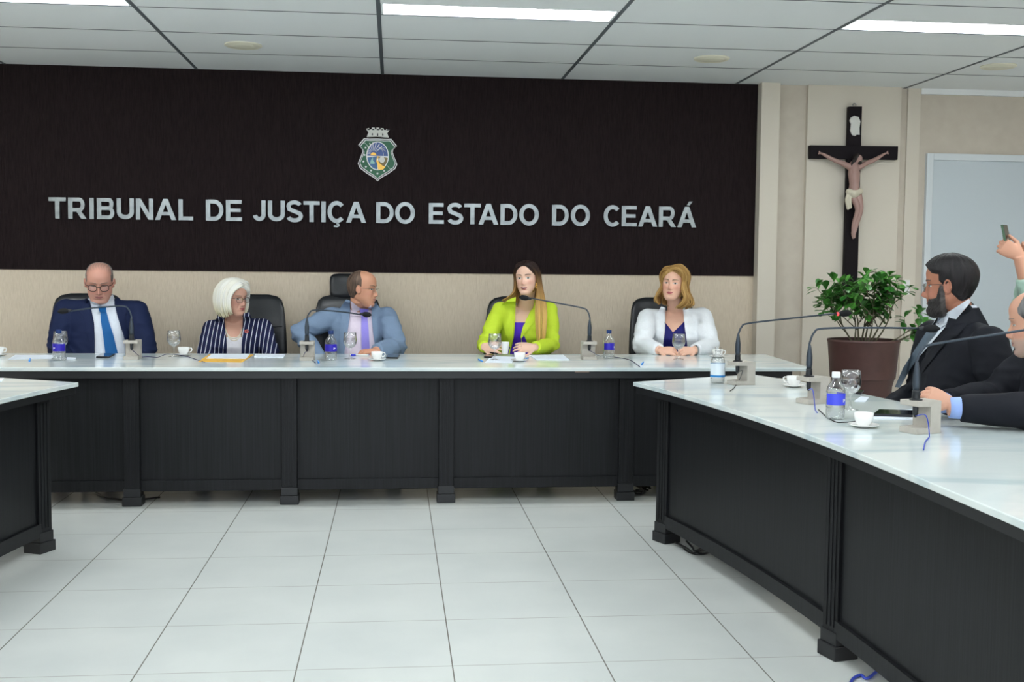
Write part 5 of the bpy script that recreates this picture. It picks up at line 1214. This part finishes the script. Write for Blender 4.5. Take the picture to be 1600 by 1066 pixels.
g5 = [[(-.012, .078, .092), (.035, .094, .100), (.074, .074, .070), (.086, .052, .020), (.080, .046, -.035), (.084, .050, -.085), (.074, .060, -.135), (.050, .070, -.165)],
      [(-.012, .060, .112), (.045, .068, .122), (.092, .050, .075), (.104, .030, .010), (.100, .024, -.05), (.116, .030, -.10), (.112, .040, -.150), (.080, .045, -.175)],
      [(-.010, .02, .128), (.055, .02, .132), (.108, .0, .070), (.120, -.01, .0), (.118, -.01, -.06), (.136, -.01, -.105), (.160, .0, -.130), (.180, .01, -.140)],
      [(-.008, -.02, .128), (.050, -.05, .118), (.085, -.080, .060), (.092, -.085, -.01), (.092, -.08, -.07), (.100, -.08, -.12), (.100, -.08, -.16), (.09, -.08, -.17)],
      [(-.008, -.03, .128), (.0, -.09, .115), (.0, -.125, .055), (.0, -.125, -.01), (.0, -.11, -.07), (.0, -.11, -.12), (.0, -.10, -.15), (.0, -.10, -.165)],
      [(-.010, -.02, .128), (-.055, -.05, .112), (-.082, -.080, .055), (-.088, -.08, -.01), (-.085, -.07, -.07), (-.095, -.06, -.11), (-.105, -.05, -.14), (-.11, -.05, -.15)],
      [(-.014, .03, .125), (-.060, .02, .105), (-.086, .0, .050), (-.092, .0, -.01), (-.088, .0, -.06), (-.098, .005, -.10), (-.116, .01, -.125), (-.132, .01, -.135)],
      [(-.014, .074, .094), (-.055, .068, .084), (-.080, .040, .045), (-.084, .030, -.01), (-.080, .032, -.055), (-.084, .035, -.095), (-.090, .035, -.13), (-.085, .035, -.155)]]
strands(H5, 'hair_locks', r, g5, 14, .0088, .006, blo, 15, wave=.015)
bm = bmesh.new(); wv = wr5+Vector((.012, .006, 0)); a_ = Vector((1, .3, 0)).normalized(); b1 = Vector((0, 0, 1)); b2 = a_.cross(b1)
tube(bm, [wv+(b1*cos(t_)+b2*sin(t_))*.031 for t_ in np.linspace(0, 2*pi, 21)], .005, 8, flat=.6); wobj('bracelet', bm, M['steel'], r, smooth=True)

# ---- bearded man in profile
black = cloth('black_suit', srgb(20, 22, 30), .75, .2, 90)
H6 = Head(P(1483, 446, 4.5), -121, 4, 0, 1.025, nose=1.15, brow=1.3, jaw=1.06, fat=.5)
nb = Vector((2.375, 4.52, 1.115)); pel = Vector((2.50, 4.52, .56))
f6 = figure('bearded man in dark suit and glasses in profile facing left', pel, nb, radians(-100), H6, [Vector((2.385, 4.30, 1.03)), Vector((2.37, 4.74, 1.03))], [Vector((2.42, 4.24, .77)), Vector((2.36, 4.82, .78))], [Vector((2.17, 4.30, .70)), Vector((2.16, 4.72, .70))], W=1.16, D=1.16, arm=1.22, belly=.09,
            jacket='suit_jacket', jm=black, skin=srgb(172, 116, 92), seed=41, folds=.007, trousers=srgb(20, 22, 30), painter=dict(red=.3, stubble=((.05, .04, .035), .5)), jvox=.007,
            hands=[dict(wr=(2.17, 4.30, .70), d=(-.3, .9, -.2), nrm=(.6, 0, -.7), thumb=1, L_=.95), dict(wr=(2.16, 4.72, .70), d=(-.3, -.9, -.2), nrm=(.6, 0, -.7), thumb=-1, L_=.95)])
r = f6['root']; face_parts(H6, f6['bme'], r, opened=.8, brow=(.02, .015, .012), lips=(.30, .12, .10), brow_w=1.4)
hair_cap(H6, 'hair', r, lambda X, Y, Z_: np.minimum(np.maximum(Z_-(.066-4*X**2), .034-Y), Z_+.072-np.clip(Y+.048, 0, 1)*1.15), lambda X, Y, Z_: .005+.010*np.clip((Z_+.04)/.10, 0, 1)+.003*np.clip(-Y/.1, 0, 1), grey_hair(srgb(12, 10, 12), srgb(38, 34, 36)), .0022, streak=(50, 2), seed=33)
hair_cap(H6, 'beard', r, lambda X, Y, Z_: np.minimum(np.minimum(Y-.012+np.clip(-Z_-.09, 0, 1)*.5, np.where(np.abs(X) < .022, np.maximum(-.076-Z_, .0045-np.abs(Z_+.054)), -.048-Z_-np.clip(Y-.045, 0, 1)*.15+.050*np.clip((.048-Y)/.016, 0, 1))), .02), lambda X, Y, Z_: .0045+.0065*np.clip((-.080-Z_)/.02, 0, 1), lambda x, y, z, nn: tuple(np.array(srgb(30, 26, 26))*(1-.5)+np.array(srgb(110, 104, 102))*np.clip(.12+.28*nn+(y < .03)*.35, 0, 1)), .0013, streak=(120, 8), seed=44)
glasses(H6, r, (.03, .03, .035), .0011, .0225, .015, rim='full', sq=.6)
wm = whiteshirt; collar_band(f6, whiteshirt, nb+Vector((-.008, 0, .062)), nb+Vector((0, 0, .0)), .080, .0665, r, 'shirt_collar_band', gap=60); cb6 = collar_band(f6, black, nb+Vector((0, 0, .052)), nb-Vector((0, 0, .02)), .112, .070, f6['jacket'], 'jacket_collar', gap=90); greyt = cloth('grey_tie', srgb(92, 104, 116), .5, .1, 120)
s6 = patch(f6, 'shirt', [(1464, 500), (1461, 512), (1448, 533), (1440, 548), (1432, 560)], [(1512, 470), (1482, 505), (1466, 524), (1450, 542), (1436, 558)], wm, .012, .02, n=30, k=14)
patch(f6, 'shirt_collar', [(1459, 502), (1462, 507), (1468, 513)], [(1514, 467), (1517, 472), (1494, 499)], wm, .03, .02, par=s6)
patch(f6, 'tie', [(1461, 500), (1452, 512), (1432, 542), (1411, 575), (1398, 605)], [(1470, 508), (1464, 520), (1444, 545), (1423, 576), (1406, 606)], greyt, .016, .01, n=30)
patch(f6, 'lapel', [(1517, 471), (1496, 500), (1474, 521), (1452, 548), (1430, 580), (1412, 610)], [(1524, 478), (1512, 505), (1496, 525), (1480, 532), (1450, 570), (1420, 612)], black, .014, .006, par=f6['jacket'], n=34)

# ---- man cut off by the right edge
H7 = Head(P(1620, 505, 3.85), -127, 8, 0, 1.02, nose=1.0, brow=1.2)
nb = Vector((2.43, 3.86, 1.00)); pel = Vector((2.55, 3.84, .54)); w7 = Vector((1.955, 3.77, .835)); w7b = Vector((2.02, 3.98, .825))
f7 = figure('man in dark suit cut off by the right edge, forearm on the table', pel, nb, radians(-88), H7, [Vector((2.42, 3.64, .955)), Vector((2.42, 4.07, .955))], [Vector((2.26, 3.68, .833)), Vector((2.30, 4.10, .838))], [w7, w7b], W=1.14, D=1.1, arm=1.16, belly=.06,
            jacket='suit_jacket', jm=black, skin=srgb(206, 156, 132), seed=51, trousers=srgb(20, 22, 30), painter=dict(red=.35, stubble=((.35, .32, .30), .5)), sleeve_end=.9,
            hands=[dict(wr=w7+Vector((-.0, 0, .018)), d=(-1, .35, .42), nrm=(.1, .8, -.5), thumb=1, curl=.75, L_=.86), dict(wr=w7b+Vector((-.01, 0, .01)), d=(-1, -.55, .15), nrm=(0, -.7, -.5), thumb=-1, curl=.6, L_=.98)])
r = f7['root']; face_parts(H7, f7['bme'], r, opened=.8, brow=(.12, .10, .09), lips=(.40, .18, .16))
hair_cap(H7, 'hair', r, lambda X, Y, Z_: np.minimum(np.minimum(.050-Y-np.clip(Z_-.06, 0, 1)*.6, Z_+.072-np.clip(Y+.048, 0, 1)*1.15), .06), .006, grey_hair(srgb(60, 58, 58), srgb(140, 138, 138)), .0015, streak=(60, 2), seed=52)
collar_band(f7, black, nb+Vector((0, 0, .05)), nb-Vector((0, 0, .02)), .090, .078, f7['jacket'], 'jacket_collar', gap=80); ls = cloth('light_blue_shirt', srgb(150, 176, 232), .6, .1, 60)
for wv, ev in ((w7, Vector((2.26, 3.68, .833))), (w7b, Vector((2.30, 4.10, .838)))):
    bm = bmesh.new(); a_ = (wv-ev).normalized(); tube(bm, [wv-a_*.07, wv-a_*.03, wv+a_*.004], [.040, .039, .037], 24); wobj('shirt_cuff', bm, ls, r, smooth=True)
0 and patch(f7, 'shirt', [(1606, 560), (1590, 590)], [(1640, 560), (1600, 592)], ls, .012, .02, n=10)

# ---- person holding up a phone, mostly outside the frame
H8 = Head(Vector((3.02, 4.72, 1.60)), -80, 2, 0, 1.0)
nb = Vector((3.06, 4.74, 1.44)); pel = Vector((3.10, 4.76, .92)); w8 = P(1594, 404, 4.42); w8b = P(1612, 420, 4.52)
grn = cloth('pale_green_shirt', srgb(176, 206, 190), .7, .1, 60)
f8 = figure('standing person at the right edge whose raised hands hold a phone', pel, nb, radians(-80), H8, [Vector((3.04, 4.54, 1.38)), Vector((3.02, 4.93, 1.38))], [P(1624, 500, 4.42), Vector((2.86, 4.86, 1.18))], [w8, w8b], W=.98, D=.95,
            jacket='shirt', jm=grn, skin=srgb(214, 160, 134), seed=61, standing=True, joff=.012, sleeve_end=.70, trousers=srgb(40, 44, 60),
            hands=[dict(wr=w8+Vector((-.004, 0, .012)), d=(-.80, .25, .50), nrm=(.35, .90, .10), thumb=-1, curl=1.15, L_=.86), dict(wr=w8b+Vector((-.0, .02, .012)), d=(-.45, -.05, .85), nrm=(-.4, -.9, -.1), thumb=1, curl=.7, L_=.92)])
r = f8['root']; face_parts(H8, f8['bme'], r)
hair_cap(H8, 'hair', r, lambda X, Y, Z_: np.minimum(np.where(Z_ > .05, .070-Y, .024-Y), Z_+.072-np.clip(Y+.048, 0, 1)*1.15), .010, grey_hair(srgb(24, 18, 16), srgb(50, 40, 36)), .002, seed=62)
pcn = P(1571, 364, 4.46)
ph = empty('mobile_phone', pcn, 'green cased phone held up by the hands at the right edge', 'phone')
vw = ray(1572, 371).normalized(); lx = (vw+RT2*.13).normalized(); up_ = (Vector((-.28, 0, 1))-lx*Vector((-.28, 0, 1)).dot(lx)).normalized(); nx = up_.cross(lx).normalized()
if nx.x > 0: nx = -nx
Mx = Matrix((up_, lx, nx)).transposed().to_4x4(); ln = .145
for nm, lo, hi, m_ in (('phone_body', (-.034, -ln/2, -.005), (.034, ln/2, .004), mat('green_case', srgb(62, 92, 66), .4)), ('screen', (-.031, -ln/2+.004, -.0056), (.031, ln/2-.004, -.0049), M['screen']), ('camera_lens', (-.028, -ln/2+.006, .004), (-.008, -ln/2+.028, .0055), M['screen'])):
    bm = bx(lo, hi, .0008); bm.transform(Mx); obj(nm, bm, m_, ph)

# ---------------------------------------------------------------- crucifix
YC = YW-.05
cr = empty('crucifix', (P(1333, 300, YC).x, YC, P(1333, 300, YC).z), 'dark wooden crucifix hanging on the pale pillar', 'crucifix')
def cbeam(name, pts, y0, y1):
    q = [P(x, y, (y0+y1)/2) for x, y in pts]; bm = bmesh.new(); prism(bm, [(p.x, p.z) for p in q], y0, y1, 1); bmesh.ops.bevel(bm, geom=bm.edges[:], offset=.002, segments=1, affect='EDGES'); return wobj(name, bm, M['cross'], cr)
cbeam('upright_beam', [(1325, 167), (1345.5, 167), (1338, 452), (1317, 452)], YC-.055, YC-.015)
cbeam('cross_beam', [(1264.5, 227.5), (1401.5, 229), (1400.5, 250), (1264.5, 248)], YC-.058, YC-.013)
bm = bmesh.new(); c0 = P(1335, 166, YC-.035); tube(bm, [c0+Vector((.012*cos(t_), 0, .008+.012*sin(t_))) for t_ in np.linspace(-.5, pi+.5, 12)], .003, 6); wobj('hanging_ring', bm, M['steel'], cr, smooth=True)
bm = bmesh.new(); q = [P(x, y, YC-.06) for x, y in [(1329, 184), (1334, 181), (1341, 183), (1344, 190), (1342, 200), (1343, 211), (1338, 210), (1336, 213), (1331, 211), (1328, 204), (1330, 194), (1327, 189)]]
prism(bm, [(p.x, p.z) for p in q], YC-.068, YC-.056, 1); bmesh.ops.bevel(bm, geom=bm.edges[:], offset=.002, segments=1, affect='EDGES'); wobj('scroll_plaque', bm, M['plaque'], cr)
K = lambda x, y, d=0: P(x, y, YC-.085-d)
bm = bmesh.new()
def T_(pts, r_): tube(bm, smooth_path([K(*p) for p in pts], 4), list(np.interp(np.linspace(0, 1, (len(pts)-1)*4+1), np.linspace(0, 1, len(r_)), r_)), 14, round_ends=True)
T_([(1334, 258, 0), (1334.5, 272, .01), (1335, 288, .01), (1334, 302, .01)], [.034, .044, .036, .042])
T_([(1330, 262, 0), (1318, 256, 0), (1303, 250, -.005), (1290, 243, -.01), (1283, 239.5, -.01)], [.026, .019, .016, .012, .008])
T_([(1340, 262, 0), (1352, 256, 0), (1366, 250, -.005), (1376, 244, -.01), (1383, 240, -.01)], [.026, .019, .016, .012, .008])
T_([(1330, 302, .01), (1338, 318, .03), (1340, 330, .03), (1334, 350, .01), (1332, 368, 0)], [.030, .024, .019, .015, .009])
T_([(1340, 302, .01), (1344, 320, .025), (1344, 332, .025), (1339, 350, .015), (1335, 366, .01)], [.030, .024, .019, .015, .009])
T_([(1332, 364, 0), (1333, 372, .012)], [.011, .008]); T_([(1335, 362, .01), (1335, 371, .022)], [.011, .008])
for sx_, x0 in ((-1, 1283), (1, 1384)):
    for k in range(4): tube(bm, [K(x0, 240), K(x0+sx_*(3+.5*k), 236+k*1.6)], .0035, 6, round_ends=True)
T_([(1336, 258, 0), (1338, 250, .012)], [.016, .017])
hc = K(1341.5, 249, .020); ball(bm, hc, (.027, .030, .036), 3); ball(bm, hc+Vector((.006, -.028, -.002)), (.005, .007, .009), 2)
bd = remesh(bm, .0028, 2); wobj('carved_figure', bd, mat('painted_flesh', srgb(168, 134, 126), .45), cr, smooth=True)
bm = bmesh.new(); ball(bm, hc+Vector((-.010, .006, .010)), (.031, .031, .034), 3)
for k in range(10):
    a = radians(150+k*20); p0 = hc+Vector((.03*cos(a), .006, .022)); tube(bm, smooth_path([p0, p0+Vector((-.012, -.004, -.035)), p0+Vector((-.02, -.006, -.07+.004*k))]), .009, 6, round_ends=True)
ball(bm, hc+Vector((.004, -.020, -.028)), (.016, .013, .016), 2)
wobj('carved_hair', remesh(bm, .004, 2), mat('carved_hair', srgb(28, 18, 16), .6), cr, smooth=True)
bm = bmesh.new(); T_([(1327, 300, .018), (1334, 303, .03), (1343, 299, .02)], [.026, .034, .026])
T_([(1326, 300, .02), (1323, 312, .03), (1325, 326, .02)], [.010, .013, .011]); T_([(1328, 302, .03), (1328, 314, .035), (1329, 324, .03)], [.012, .012, .010])
wobj('loincloth', remesh(bm, .004, 1), mat('painted_cloth', srgb(206, 198, 178), .6), cr, smooth=True)

# ---------------------------------------------------------------- potted plant
pp = Z(1354, 620, .0); pc = Vector((3.13, 7.25, 0))
pl = empty('potted_plant', pc, 'leafy green plant in a tall brown pot below the crucifix', 'plant')
bm = bmesh.new(); lathe(bm, [(.165, 0), (.17, .01), (.192, .55), (.205, .60), (.212, .605), (.232, .840), (.238, .852), (.234, .862), (.222, .862), (.214, .80), (.02, .80)], 56); obj('pot', bm, M['pot'], pl, True, angle=35)
bm = bmesh.new(); lathe(bm, [(.214, .80), (.21, .815), (.12, .825), (.001, .828)], 32); obj('soil', bm, M['soil'], pl, True)
rnd = random.Random(5); tips = []
stb = bmesh.new(); lfb = bmesh.new()
def leaf(bm, base, d, up, ln, wd):
    d = d.normalized(); s_ = d.cross(up); s_ = (s_.normalized() if s_.length > .01 else d.orthogonal().normalized()); u2 = s_.cross(d)
    rows_ = []
    for t, w_ in ((0, .06), (.15, .18), (.35, .55), (.55, .88), (.72, 1), (.88, .8), (.97, .42), (1.0, .1)):
        c_ = base+d*ln*t-u2*ln*.22*t*t
        rows_.append([bm.verts.new(c_+s_*wd*w_*q+u2*(abs(q)*wd*.22*w_)) for q in (-1, -.5, 0, .5, 1)])
    for i in range(7):
        for j in range(4): bm.faces.new((rows_[i][j], rows_[i][j+1], rows_[i+1][j+1], rows_[i+1][j]))
def branch(p, d, ln, r_, dep):
    n = 4; pts = [p]; dd = d.copy()
    for i in range(n):
        dd = (dd+Vector((rnd.uniform(-.2, .2), rnd.uniform(-.2, .2), rnd.uniform(-.08, .16)))).normalized(); p = p+dd*ln/n; pts.append(p)
    tube(stb, pts, [r_*(1-.45*i/n) for i in range(n+1)], 7)
    if dep > 0:
        for k in range(rnd.choice((2, 3)) + (dep == 2)):
            q = pts[rnd.choice((2, 3, 4))]; a = rnd.uniform(0, 2*pi); nd = (dd*.7+Vector((cos(a), sin(a), rnd.uniform(-.1, .6)))*.8).normalized(); branch(q, nd, ln*rnd.uniform(.55, .8), r_*.6, dep-1)
    if dep <= 1:
        for q_, nl in ((pts[-1], 5), (pts[-2], 2)):
            for k in range(nl):
                a = rnd.uniform(0, 2*pi); o_ = dd.orthogonal().normalized(); o_.rotate(Matrix.Rotation(a, 3, dd)); ld = (o_*.9+dd*rnd.uniform(.1, .9)).normalized()
                leaf(lfb, q_, ld, Vector((0, 0, 1)), rnd.uniform(.058, .085), rnd.uniform(.018, .026))
for k in range(8):
    a = 2*pi*k/8+rnd.uniform(-.2, .2); tl = rnd.uniform(.25, .95) if k % 3 else .15
    branch(Vector((.05*cos(a), .05*sin(a), .81)), Vector((cos(a)*tl*.8+.16, sin(a)*tl*.8, 1)).normalized(), rnd.uniform(.20, .30), .007, 2)
for k_ in range(2): branch(Vector((.12, -.06+.05*k_, .83)), Vector((.95, -.3, .35-.2*k_)).normalized(), .20, .005, 1)
obj('stems', stb, M['stem'], pl, True); obj('foliage', lfb, M['leaf'], pl, True)
